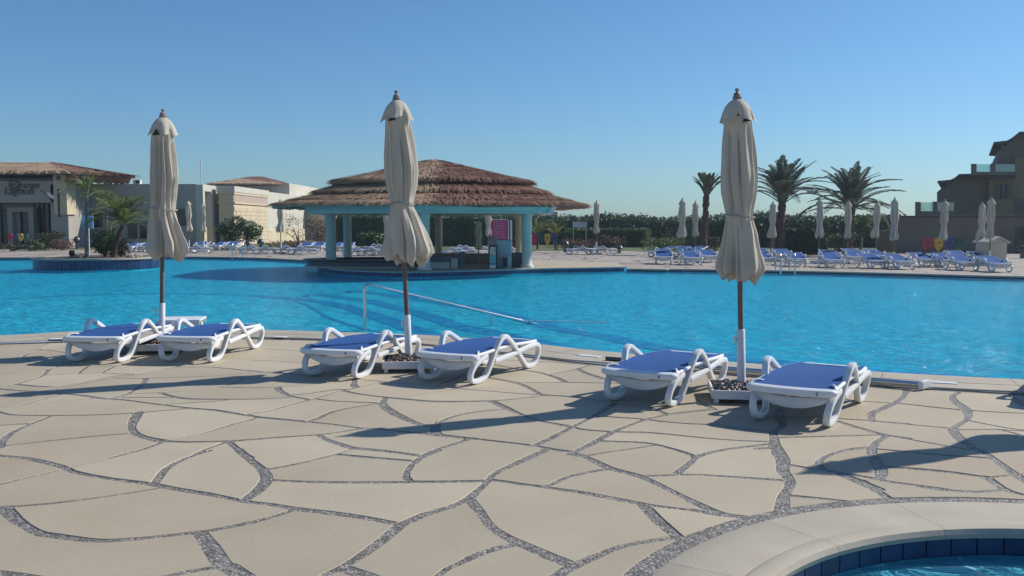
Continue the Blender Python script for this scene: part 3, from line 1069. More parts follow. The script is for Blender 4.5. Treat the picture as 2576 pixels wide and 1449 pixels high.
# ------------------------------------------------------------------ small round pool
KW = -0.122
kp = struct('small_pool_floor', flat('small_pool_floor', circ(KR + 0.02), (), -0.145), M['kid_floor'])
struct('small_pool_water', flat('small_pool_water', circ(KR + 0.025), (), KW), M['water2'])
kw = wall_strip('small_pool_wall', circ(KR + 0.035), -0.45, -0.02, M['grout'], True)
NT = 74
for i in range(NT):
    a0, a1 = 2 * math.pi * (i + 0.03) / NT, 2 * math.pi * (i + 0.97) / NT
    V = []
    for a in (a0, a1):
        for r_, zz in ((KR + 0.015, -0.128), (KR + 0.015, -0.035), (KR + 0.04, -0.035), (KR + 0.04, -0.128)):
            V.append((KC[0] + r_ * math.cos(a), KC[1] + r_ * math.sin(a), zz))
    ob('wall_tile', MB().add(V, [(0, 1, 5, 4), (1, 2, 6, 5), (3, 0, 4, 7), (0, 3, 2, 1), (4, 5, 6, 7)]), M['navy'], kw)
# lower light blue tiling starts under the navy row
wall_strip('small_pool_lining', circ(KR + 0.022), -0.20, -0.13, M['kid_floor'], True)
kc = struct('small_pool_coping', flat('small_pool_coping', circ(2.0), [circ(KR + 0.06)], 0.002), M['grout'])
ring_prof = [(KR + 0.055, -0.045), (KR - 0.005, -0.035), (KR - 0.012, -0.012), (KR + 0.0, 0.012), (KR + 0.03, 0.021), (KR + 0.075, 0.022), (KR + 0.098, 0.017), (KR + 0.104, 0.012),
             (KR + 0.112, 0.014), (KR + 0.2, 0.016), (1.98, 0.014), (1.992, 0.008), (1.992, -0.02)]
NS = 15
for i in range(NS):
    V, F = [], []
    n = len(ring_prof)
    m = 8
    off = 0.13
    for q in range(m + 1):
        a = 2 * math.pi * (i + off + (q / m) * 0.9965) / NS
        for r_, z in ring_prof:
            V.append((KC[0] + r_ * math.cos(a), KC[1] + r_ * math.sin(a), z))
    for q in range(m):
        for j in range(n - 1):
            F.append((q * n + j, q * n + j + 1, (q + 1) * n + j + 1, (q + 1) * n + j))
    F.append(tuple(range(n)))
    F.append(tuple(m * n + j for j in reversed(range(n))))
    ob('coping_stone', MB().add(V, F).mesh('coping_stone', 40), M['coping'], kc)
# step inside the small pool with navy tiles on its edge
ks = struct('small_pool_step', MB().rbox((3.15, 3.95, -0.175), (0.9, 0.55, 0.08), 0.01, R(-38)), M['kid_floor'])
for i in range(5):
    c = Matrix.Translation((3.15, 3.95, -0.1305)) @ Matrix.Rotation(R(-38), 4, 'Z') @ Vector((-0.36 + 0.18 * i, -0.2, 0))
    ob('step_tile', MB().rbox(c, (0.172, 0.13, 0.012), 0.003, R(-38)), M['navy'], ks)

# ------------------------------------------------------------------ far deck, lawn, beds
far_edge = far_w
fe = [tuple(p) for p in far_edge]
struct('far_deck', flat('far_deck', fe + [(26, 24), (34, 42), (20, 50), (8, 52), (-10, 53), (-30, 55), (-46, 52)], (), 0.0), M['far_paving'])
V, F = [], []
for i, p in enumerate(fe):
    t = np.array(fe[min(i + 1, len(fe) - 1)]) - np.array(fe[max(i - 1, 0)])
    t /= np.hypot(*t)
    nn = np.array((-t[1], t[0]))
    for u, z in ((-0.03, -0.03), (-0.03, 0.010), (0.0, 0.02), (0.42, 0.02), (0.425, -0.01)):
        V.append((p[0] + nn[0] * u, p[1] + nn[1] * u, z))
for i in range(len(fe) - 1):
    for j in range(4):
        F.append((i * 5 + j, i * 5 + j + 1, i * 5 + 5 + j + 1, i * 5 + 5 + j))
struct('far_coping', MB().add(V, F), M['coping'])
struct('lawn', flat('lawn', [(-60, 51.5), (-30, 54.2), (-10, 52.3), (8, 51.3), (20, 49.3), (34, 41.5), (60, 45), (60, 120), (-60, 120)], (), 0.012), M['lawn'])
# garden path behind the bar
struct('garden_path', flat('garden_path', [(-12, 66), (3, 64), (3, 66.5), (-12, 69)], (), 0.02), M['far_paving'])

# ================================================================== LOUNGERS
def make_lounger(raise_=0.0):
    root = empty('sun_lounger')
    path = [(.24, .250), (.15, .232), (.05, .185), (.0, .115), (.018, .050), (.09, .027), (.19, .025), (.275, .043), (.325, .10), (.37, .20),
            (.415, .29), (.47, .37), (.53, .402), (.58, .400), (.65, .365), (.77, .295), (.90, .20), (1.02, .115), (1.12, .045), (1.20, .025), (1.285, .028),
            (1.345, .060), (1.380, .125), (1.370, .195), (1.315, .238), (1.22, .245), (1.08, .236), (.88, .214), (.66, .195), (.42, .18)]
    pts = catmull(path, 4)
    for sd in (-1, 1):
        V, F = [], []
        n = 12
        for i, p in enumerate(pts):
            t = pts[min(i + 1, len(pts) - 1)] - pts[max(i - 1, 0)]
            t = t / np.hypot(*t)
            nr = np.array((-t[1], t[0]))
            xl = 0.255 + 0.075 * min(1.0, p[1] / 0.42)
            hw, ht = 0.026, 0.023
            for k in range(n):
                a = 2 * math.pi * (k + .5) / n
                ca, sa = math.cos(a), math.sin(a)
                u = hw * math.copysign(abs(ca) ** 0.38, ca)
                v = ht * math.copysign(abs(sa) ** 0.38, sa)
                V.append((sd * (xl + u), p[0] + nr[0] * v, max(0.0, p[1] + nr[1] * v)))
        m = len(pts)
        for i in range(m - 1):
            for k in range(n):
                k2 = (k + 1) % n
                F.append((i * n + k, i * n + k2, (i + 1) * n + k2, (i + 1) * n + k))
        F.append(tuple(range(n)))
        F.append(tuple((m - 1) * n + k for k in range(n)))
        ob('side_frame', MB().add(V, F).mesh('side_frame', 32), M['white'], root)
    LEN = 1.34
    def zs(s):
        return 0.272 + 0.022 * math.sin(math.pi * min(1.0, max(0.0, s) / 1.35)) ** 1.5 + raise_ * max(0, s - 0.55)
    for sd in (-1, 1):
        rp = [(sd * (0.303 - 0.03 * max(0, s - 1.0) / 0.34), s, zs(s)) for s in np.linspace(0.0, LEN, 18)]
        ob('seat_rail', MB().tube(rp, 0.0165, 8).mesh('seat_rail', 60), M['white'], root)
    # front bar, bowed forward, with rounded ends
    V, F = [], []
    xs = np.linspace(-0.335, 0.335, 25)
    for x in xs:
        e = max(0.0, (abs(x) - 0.275) / 0.06)
        yy = -0.05 + 0.05 * (x / 0.335) ** 2 + 0.03 * e * e
        h = 0.029 * math.sqrt(max(0.05, 1 - 0.7 * e * e))
        for dy, dz in ((-0.022, -h * .75), (-0.026, 0), (-0.022, h * .75), (-0.008, h), (0.045, h), (0.045, -h), (-0.008, -h)):
            V.append((x, yy + dy, 0.262 + dz))
    n = 7
    for i in range(len(xs) - 1):
        for k in range(n):
            k2 = (k + 1) % n
            F.append((i * n + k, i * n + k2, (i + 1) * n + k2, (i + 1) * n + k))
    F.append(tuple(range(n)))
    F.append(tuple((len(xs) - 1) * n + k for k in range(n)))
    fb = ob('front_bar', MB().add(V, F).mesh('front_bar', 45), M['white'], root)
    ob('slot', MB().box((0.21, -0.0615, 0.262), (0.004, 0.012, 0.026)), M['black'], fb)
    # bowed beam between the front legs
    V, F = [], []
    xs = np.linspace(-0.28, 0.28, 19)
    for x in xs:
        q = 1 - (x / 0.28) ** 2
        top, bot = 0.232 - 0.028 * q, 0.196 - 0.075 * q
        for dy, z in ((0, bot), (-0.012, (top + bot) / 2), (0, top), (0.03, top), (0.03, bot)):
            V.append((x, 0.055 + dy, z))
    n = 5
    for i in range(len(xs) - 1):
        for k in range(n):
            k2 = (k + 1) % n
            F.append((i * n + k, i * n + k2, (i + 1) * n + k2, (i + 1) * n + k))
    F += [tuple(range(n)), tuple((len(xs) - 1) * n + k for k in range(n))]
    ob('cross_beam', MB().add(V, F).mesh('cross_beam', 45), M['white'], root)
    for s in (0.55, 1.0, LEN - .02):
        ob('cross_bar', MB().rbox((0, s, zs(s) - (0.035 if s < 1.2 else 0.0)), (0.56, 0.045, 0.025), 0.006), M['white'], root)
    # sling
    V, F = [], []
    ns, nx = 26, 12
    for i in range(ns + 1):
        s = -0.02 + LEN * i / ns
        for j in range(nx + 1):
            u = -1 + 2 * j / nx
            w = 0.297 - 0.03 * max(0, s - 1.0) / 0.34
            V.append((u * w, s + (-0.012 * (1 - u * u) if i == 0 else 0), zs(s) + 0.017 - 0.016 * (1 - u * u)))
    for i in range(ns):
        for j in range(nx):
            a = i * (nx + 1) + j
            F.append((a, a + 1, a + nx + 2, a + nx + 1))
    ob('sling', np_mesh('sling', V, F, M['sling'], True), None, root)
    for sd in (-1, 1):
        ob('clip', MB().tube([(sd * 0.315, 0.06, 0.285), (sd * 0.305, 0.09, 0.305), (sd * 0.28, 0.13, 0.305), (sd * 0.25, 0.17, 0.293)], 0.009, 6).mesh('clip', 60), M['white'], root)
    return root

LOUNGER = [make_lounger(), make_lounger(0.24)]
LOUNGER_USED = [False, False]
def lounger(x, y, deg, label, group, up=0):
    o = LOUNGER[up] if not LOUNGER_USED[up] else copy_tree(LOUNGER[up])
    LOUNGER_USED[up] = True
    o.location = (x, y, 0.001)
    o.rotation_euler = (0, 0, R(-deg))
    return tag(o, label, 'sun lounger', group)

def lounger_mid(mx, my, deg, label, group):
    a = R(deg)
    return lounger(mx - 0.14 * math.sin(a), my - 0.14 * math.cos(a), deg, label, group)

gN = 'loungers on the near deck'
def mid(a, b):
    p, q = G(*a), G(*b)
    return ((p.x + q.x) / 2, (p.y + q.y) / 2)
patched = []
patched.append(lounger_mid(*mid((314, 910), (188.4, 908)), 6, 'white lounger with blue sling on the near deck, leftmost of the six', gN))
lounger_mid(*mid((543.5, 910), (422, 907)), 8, 'blue and white lounger on the near deck, right of the leftmost parasol pole', gN)
patched.append(lounger_mid(*mid((914, 951), (784, 943)), 20, 'blue and white lounger on the near deck, left of the middle pebble tray', gN))
lounger_mid(*mid((1204.8, 966), (1078.6, 953.6)), 28, 'blue and white lounger on the near deck, right of the middle pebble tray', gN)
lounger_mid(*mid((1698.8, 1021), (1545, 1004.4)), 31, 'blue and white lounger on the near deck, left of the nearest parasol', gN)
lounger_mid(*mid((2086, 1070.6), (1913.9, 1052.4)), 31.5, 'nearest blue and white lounger, right of the nearest pebble tray', gN)
lounger(4.66, 7.56, 33, 'lounger just beyond the right edge whose shadow reaches the deck', gN)

for o in patched:      # grey repair sleeve on the right arm
    ob('repair_sleeve', MB().rbox((0.326, 0.560, 0.397), (0.062, 0.030, 0.056), 0.008), M['grey_box'], o)

# ================================================================== PARASOLS
def fold_fn(rng, n):
    """pleats wrapped round the pole: each panel rises slowly and drops sharply behind the next"""
    ph = [rng.uniform(0, 6.28) for _ in range(6)]
    sg = rng.choice((-1, 1))
    def saw(s, p=0.12):
        s = s % 1.0
        if s < 1 - p:
            return (s / (1 - p)) ** 0.8 * 2 - 1
        u = (s - 1 + p) / p
        return 1 - 2 * (u * u * (3 - 2 * u))
    def f(th, z):
        w = sg * th + 0.30 * math.sin(th + ph[0]) + 0.20 * math.sin(2 * th + ph[1] + 0.35 * z) + 0.10 * math.sin(2.2 * z + ph[2])
        a = saw(n * w / 6.28319 + ph[3])
        q = ((n - 1) * (w + 0.10 * z) / 6.28319 + ph[4]) % 1.0
        b = 1 - 2 * abs(2 * q - 1) ** 0.75
        q2 = ((n + 5) * (w - 0.07 * z) / 6.28319 + ph[5]) % 1.0
        c = 1 - 2 * abs(2 * q2 - 1) ** 0.9
        k = max(0.0, min(1.0, (1.75 - z) / 0.3))
        return (0.75 - 0.45 * k) * a + (0.25 + 0.6 * k) * b + 0.34 * c
    return f

def make_parasol_meshes(seed, flare=1.0, lop=(0.0, 0.0), nth=200, nz=72, tie_z=1.645, twist=0.0, tie_r=.115):
    rng = random.Random(seed)
    H = 2.75
    f = fold_fn(rng, 6)
    # canopy
    zt, zb = 2.50, 1.075
    key = [(2.50, .112), (2.44, .126), (2.30, .140), (2.10, .158), (1.97, .168), (1.84, .158), (1.74, tie_r * .6 + .062), (1.66, tie_r), (1.62, tie_r), (1.52, tie_r * .55 + .085 * flare), (1.40, .182 * flare), (1.28, .215 * flare), (1.19, .240 * flare), (1.15, .238 * flare), (1.10, .200 * flare), (1.02, .150 * flare)]
    kz = np.array([k[0] for k in key][::-1])
    kr = np.array([k[1] for k in key][::-1])
    V, F = [], []
    ph = [rng.uniform(0, 6.28) for _ in range(4)]
    # deep creases where the cloth is tucked in
    crs = []
    for k in range(9):
        upper = k < 5
        crs.append(((k % 5 + rng.uniform(-.3, .3)) * 1.2566 + (0 if upper else .6), rng.uniform(-.35, .35), (1.62, rng.uniform(2.2, 2.5)) if upper else (1.05, rng.uniform(1.55, 1.68)), rng.uniform(.16, .30), rng.uniform(.055, .09)))
    def crease(th, z):
        g = 0.0
        for t0, sl, (za, zb_), dp, wd in crs:
            if za < z < zb_:
                d = (th - t0 - sl * (z - 1.62) + math.pi) % (2 * math.pi) - math.pi
                g = max(g, dp * math.exp(-(d / wd) ** 2) * min(1.0, (z - za) / .08, (zb_ - z) / .12))
        return g
    for i in range(nz + 1):
        v = i / nz
        for j in range(nth):
            th = 2 * math.pi * j / nth
            hem = zb + 0.012 - 0.038 * f(th, 1.2) + 0.035 * math.sin(3 * th + ph[0]) + 0.02 * math.sin(8 * th + ph[1]) - 0.05 * max(0, lop[0] * math.cos(th) + lop[1] * math.sin(th)) / 0.1 * 0.5
            z = zt + (hem - zt) * v
            rr = float(np.interp(z, kz, kr))
            low = max(0.0, min(1.0, (1.60 - z) / 0.35))
            tie = math.exp(-((z - tie_z) / 0.06) ** 2)
            amp = (0.24 + 0.10 * low + 0.03 * math.sin(z * 3 + ph[2])) * (1 - 0.5 * tie)
            top = max(0.0, min(1.0, (2.5 - z) / 0.15))
            ff = f(th, z)
            r_ = rr * (1 + amp * (ff - 0.75) * top - crease(th, z)) + 0.0035 * math.sin(13 * z + 5 * th + ph[3])
            sag = 0.012 * math.sin(9 * z + 3 * th)
            lx = lop[0] * low + 0.25 * lop[0] * max(0, 1 - abs(z - 1.95) / 0.4)
            ly = lop[1] * low
            V.append((r_ * math.cos(th) + lx, r_ * math.sin(th) + ly, z + sag * low))
    for i in range(nz):
        for j in range(nth):
            j2 = (j + 1) % nth
            F.append((i * nth + j, i * nth + j2, (i + 1) * nth + j2, (i + 1) * nth + j))
    # hem turned inward, folds under
    base = nz * nth
    k0 = len(V)
    for ring, (sc, up) in enumerate(((0.90, 0.012), (0.62, 0.10), (0.25, 0.24))):
        for j in range(nth):
            p = V[base + j]
            V.append((p[0] * sc, p[1] * sc, p[2] + up))
    for ring in range(3):
        a0 = base if ring == 0 else k0 + (ring - 1) * nth
        b0 = k0 + ring * nth
        for j in range(nth):
            j2 = (j + 1) % nth
            F.append((a0 + j, a0 + j2, b0 + j2, b0 + j))
    canopy = np_mesh('canopy', V, F, M['canvas'], True)
    # top cap, flared with scalloped edge
    V, F = [], []
    nc, mc = 64, 14
    g = fold_fn(rng, 6)
    for i in range(mc + 1):
        v = i / mc
        for j in range(nc):
            th = 2 * math.pi * j / nc
            ff = g(th, 0.3)
            rr = 0.032 + 0.098 * (1 - (1 - v) ** 2.6) + 0.024 * v ** 3 * (1 + 0.9 * ff)
            rr *= 1 + 0.13 * v * (ff - 0.3)
            z = 2.655 - 0.185 * v ** 1.15 - 0.045 * v ** 2 * (0.7 * ff) + 0.014 * math.sin(3 * th)*v
            V.append((rr * math.cos(th), rr * math.sin(th), z))
    for i in range(mc):
        for j in range(nc):
            j2 = (j + 1) % nc
            F.append((i * nc + j, i * nc + j2, (i + 1) * nc + j2, (i + 1) * nc + j))
    cap = np_mesh('cap', V, F, M['canvas'], True)
    fin = MB().lathe([(.03, 2.645), (.040, 2.66), (.040, 2.675), (.030, 2.685), (.034, 2.695), (.026, 2.706), (.014, 2.716), (.010, 2.722), (.018, 2.732), (.019, 2.742), (.010, 2.750)], 14).mesh('finial', 40)
    fin.materials.append(M['finial'])
    pole = MB().lathe([(.0235, .30), (.0235, 1.5), (.0225, 2.66)], 14).mesh('pole', 40)
    pole.materials.append(M['wood'])
    ring = []
    for j in range(40):
        th = 2 * math.pi * j / 40
        r_ = (tie_r + .011) * (1 + 0.06 * f(th, tie_z))
        ring.append((r_ * math.cos(th) + lop[0] * 0.02, r_ * math.sin(th), tie_z - 0.01 + 0.018 * math.sin(th + ph[0])))
    cb = MB().tube(ring, 0.0065, 6, closed=True)
    a = rng.uniform(-2.4, -0.8)
    px, py = (tie_r + .02) * math.cos(a), (tie_r + .02) * math.sin(a)
    cb.tube([(px, py, tie_z), (px * 1.05, py * 1.05, tie_z - 0.05), (px * 1.12, py * 1.12, tie_z - 0.12)], 0.005, 5)
    cord = cb.mesh('tie_cord', 60)
    cord.materials.append(M['cord'])
    va = rng.uniform(-1.9, -1.2)
    ur, uf = Vector((math.cos(va), math.sin(va), 0)), Vector((-math.sin(va), math.cos(va), 0))
    vb = MB().prism([ur * .128 - uf * .038 + Vector((0, 0, 2.442)), ur * .128 + uf * .034 + Vector((0, 0, 2.450)), ur * .128 + uf * .004 + Vector((0, 0, 2.515))], ur * .016)  # dark wedge painted in for the shade under the cap's vent flap
    vent = vb.mesh('vent_shade')
    vent.materials.append(M['vent_shade_mat'])
    return [('canopy', canopy), ('cap', cap), ('finial', fin), ('pole', pole), ('tie_cord', cord), ('vent_shade', vent)]

def parasol(parts, loc, label, group, sc=1.0, lean=(0, 0), rz=0.0):
    root = empty('parasol', loc, 0, label, 'parasol', group)
    root.rotation_mode = 'QUATERNION'
    q = Matrix.Rotation(lean[0], 4, 'Y') @ Matrix.Rotation(lean[1], 4, 'X') @ Matrix.Rotation(rz, 4, 'Z')
    root.rotation_quaternion = q.to_quaternion()
    root.scale = (sc, sc, sc)
    for n, me in parts:
        ob(n, me, None, root)
    return root

def pebble_heap(size, n, seed, z0):
    rng = random.Random(seed)
    bm = bmesh.new()
    bmesh.ops.create_icosphere(bm, subdivisions=2, radius=1)
    bm.verts.index_update()
    bv = np.array([v.co[:] for v in bm.verts])
    bf = np.array([[v.index for v in f.verts] for f in bm.faces])
    bm.free()
    VV, FF = [], []
    for i in range(n):
        a, b = rng.uniform(-1, 1), rng.uniform(-1, 1)
        x, y = a * size, b * size
        hz = z0 + 0.045 * (1 - max(abs(a), abs(b)) ** 2) * rng.uniform(0.2, 1.0)
        s = rng.uniform(0.019, 0.034)
        m = Matrix.Rotation(rng.uniform(0, 6.3), 3, 'Z') @ Matrix.Rotation(rng.uniform(-.6, .6), 3, 'X')
        sc = np.array((s * rng.uniform(1.0, 1.5), s, s * rng.uniform(.55, .8)))
        vv = (bv * sc) @ np.array(m).T + np.array((x, y, hz))
        FF.append(bf + len(VV) * len(bv))
        VV.append(vv)
    return np_mesh('pebbles', np.concatenate(VV), np.concatenate(FF), M['stone'], True)

def parasol_base(x, y, rz, label, seed, top=0.575, lean=0.0):
    root = empty('weighted_stand', (x, y, 0), rz, label, 'parasol stand', 'pebble filled parasol stands')
    t = MB()
    s = 0.262
    t.rbox((0, 0, 0.05), (2 * s, 2 * s, 0.02), 0.004)
    for a, b, d in ((s, 0, (0.02, 2 * s, 0.075)), (-s, 0, (0.02, 2 * s, 0.075)), (0, s, (2 * s - .021, 0.02, 0.0745)), (0, -s, (2 * s - .021, 0.02, 0.0745))):
        t.rbox((a, b, 0.0775), d, 0.004)
    ob('tray', t, M['white_metal'], root)
    for a in (-1, 1):
        for b in (-1, 1):
            ob('foot', MB().rbox((a * (s - .03), b * (s - .03), 0.0205), (0.04, 0.04, 0.041), 0.004), M['white_metal'], root)
    tag(ob('pebbles', pebble_heap(s - 0.035, 330, seed, 0.10), None, root), kind='stuff')
    ob('sleeve', MB().lathe([(.036, 0.06), (.036, top - .004), (.033, top), (.0255, top)], 18).mesh('sleeve', 40), M['white_metal'], root, None, (0, lean, 0))
    k = ob('clamp_knob', MB().tube([(-.036, -.01, top - .085), (-.065, -.018, top - .085)], 0.008, 8).tube([(-.066, -.018, top - .115), (-.07, -.019, top - .055)], 0.009, 8).mesh('clamp_knob', 60), M['alu'], root)
    return root

gP, B1, B2, B3 = 'folded parasols on the near deck', G(407, 884), G(1030, 928), G(1866, 1003)
V1 = make_parasol_meshes(4, 1.16, (0.075, -0.02), twist=0.15, tie_r=.145)
V2 = make_parasol_meshes(21, 1.08, (0.05, 0.0), twist=-0.2)
V3 = make_parasol_meshes(47, 0.92, (0.01, 0.02), twist=0.1, tie_r=.122)
parasol(V1, B1, 'folded beige parasol in the left lounger pair, canopy flaring to the right', gP, 1.025, (0.030, 0))
parasol(V2, B2, 'folded beige parasol standing in front of the thatched bar', gP, 1.035, (-0.040, 0))
parasol(V3, B3, 'nearest folded beige parasol, right of the bar', gP, 0.957, (-0.032, 0))
parasol_base(B1.x, B1.y, R(2), 'white pebble tray and sleeve under the leftmost near parasol', 1, 0.57, .030)
parasol_base(B2.x, B2.y, R(6), 'white pebble tray and sleeve under the middle near parasol', 2, 0.56, -.040)
parasol_base(B3.x, B3.y, R(-8), 'white pebble tray and sleeve under the nearest parasol', 3, 0.60, -.032)
tip = G(2010, 1192)
S4 = SUN_DIR.copy()
B4 = Vector((tip.x + 2.62 * S4.x / S4.z, tip.y + 2.62 * S4.y / S4.z, 0))
parasol(V2, B4, 'folded parasol beyond the right edge that throws the lone shadow', gP, 0.957, (0, 0), 2.0)
parasol_base(B4.x, B4.y, R(-8), 'pebble tray beyond the right edge of the deck', 4, 0.6)

# ================================================================== SMALL THINGS ON THE NEAR DECK
def side_table(x, y, rz, h, label):
    root = empty('side_table', (x, y, 0), rz, label, 'table')
    b = MB().rbox((0, 0, h - .012), (0.50, 0.46, 0.024), 0.008)
    b.rbox((0, -.222, h - .045), (0.49, 0.015, 0.05), 0.005).rbox((0, .222, h - .045), (0.49, 0.015, 0.05), 0.005)
    ob('table_top', b, M['white'], root)
    for a in (-1, 1):
        for c in (-1, 1):
            ob('leg', MB().tube([(a * .22, c * .20, 0), (a * .20, c * .18, h * .55), (a * .17, c * .16, h - .03)], [.022, .026, .034], 8).mesh('leg', 50), M['white'], root)
    return root
side_table(-4.05, 11.45, R(8), 0.34, 'low white plastic table behind the leftmost near parasol')

# telescopic pool pole lying on the coping
pa, pb = G(1525, 902, .04), G(2318, 965, .05)
root = empty('cleaning_pole', pa, 0, 'long grey pool cleaning pole lying along the coping', 'pole')
def rel(p): return (p[0] - pa.x, p[1] - pa.y, p[2] - pa.z)
d = (pb - pa).normalized()
sidev = Vector((-d.y, d.x, 0))
ob('tube', MB().tube([rel(pa + d * .2), rel(pb)], 0.019, 10).mesh('tube', 60), M['alu'], root)
ob('tube', MB().tube([rel(pa + d * 1.1 - sidev * .075), rel(pb - sidev * .075)], 0.016, 10).mesh('tube', 60), M['alu'], root)
ob('grip', MB().tube([rel(pa), rel(pa + d * .26)], 0.024, 10).mesh('grip', 60), M['lamp_metal'], root)
ob('head', MB().rbox(rel(pb + d * .03 - sidev * .03), (0.05, 0.16, 0.075), 0.012, math.atan2(d.y, d.x) - .35), M['white'], root)

for (x0, y0, x1, y1, lb) in ((2327, 957, 2403, 966, 'white depth plate on the coping right of the cleaning pole'),
                             (1452, 891, 1514, 899, 'white depth plate on the coping left of the cleaning pole'),
                             (128, 851, 168, 854, 'white depth plate on the coping at the far left'),
                             (690, 846, 722, 849, 'white depth plate on the coping between the left and middle loungers')):
    a, b = G((x0 + x1) / 2, (y0 + y1) / 2, .027), G(x1, (y0 + y1) / 2, .027)
    i = min(range(len(near_w) - 1), key=lambda k: abs(near_w[k][0] - a.x))
    ang = math.atan2(near_w[i + 1][1] - near_w[i][1], near_w[i + 1][0] - near_w[i][0])
    tag(ob('depth_plate', MB().rbox((0, 0, 0), (abs(b.x - a.x) * 2, 0.10, 0.006), 0.002), M['white_metal'], None, a, (0, 0, ang)), lb, 'plate', 'depth plates')

# handrail in the water
h0, h1, h2 = G(918, 829, WATER_Z), G(1310, 808, WATER_Z), G(1235, 815, WATER_Z)
top = P(935, 716, h0.y)
root = empty('handrail', (h0.x, h0.y, -0.25), 0, 'steel handrail sloping down into the pool', 'handrail')
def rl(p): return (p[0] - h0.x, p[1] - h0.y, p[2] + 0.25)
dr = (h1 - Vector((h0.x, h0.y, top.z)))
pth = [rl((h0.x, h0.y, -0.25)), rl((h0.x, h0.y, top.z - .09)), rl((h0.x + .012, h0.y, top.z - .03)), rl((h0.x + .05, h0.y + .01, top.z)), rl((h0.x + .11, h0.y + .02, top.z - .012))]
pth += [rl(Vector((h0.x, h0.y, top.z)) + dr * t + Vector((0, 0, .01))) for t in (0.15, 0.5, 1.0, 1.12)]
ob('rail', MB().tube(pth, 0.024, 12).mesh('rail', 60), M['steel'], root)
t = (h2.x - h0.x) / (h1.x - h0.x)
q = Vector((h0.x, h0.y, top.z)) + dr * t
ob('post', MB().tube([rl((q.x, q.y, -0.3)), rl((q.x, q.y, q.z + .01))], 0.021, 10).mesh('post', 60), M['steel'], root)
# white dashes modelled in place of sparkle on the water, from the rail end
root = empty('glint_line', h1, 0, 'thin line of white glints on the water, modelled as dashes, by the handrail', 'glint line')
e1 = G(1532, 812, WATER_Z)
ob('glint_thread', MB().tube([(0, 0, 0.0), tuple(e1 - h1)], 0.004, 5), M['white'], root)
rng = random.Random(8)
for i in range(34):
    u = (i + rng.uniform(-.3, .3)) / 34
    if i % 5 == 3: continue
    p = (e1 - h1) * u
    ob('float', MB().tube([(p.x - .02, p.y, .004), (p.x + .02, p.y, .004)], 0.014, 6), M['white'], root)  # white dash made for a sparkle on the water

# ================================================================== THATCH
def hexish(cx, cy, verts, rnd=0.35, sub=8):
    """closed outline with rounded corners around the centre"""
    out = []
    n = len(verts)
    for i in range(n):
        p0, p1, p2 = (np.array(verts[i - 1], float), np.array(verts[i], float), np.array(verts[(i + 1) % n], float))
        a, b = p1 + (p0 - p1) * rnd, p1 + (p2 - p1) * rnd
        for k in range(sub):
            t = k / (sub - 1)
            out.append((1 - t) ** 2 * a + 2 * t * (1 - t) * p1 + t * t * b)
    return np.array(out)

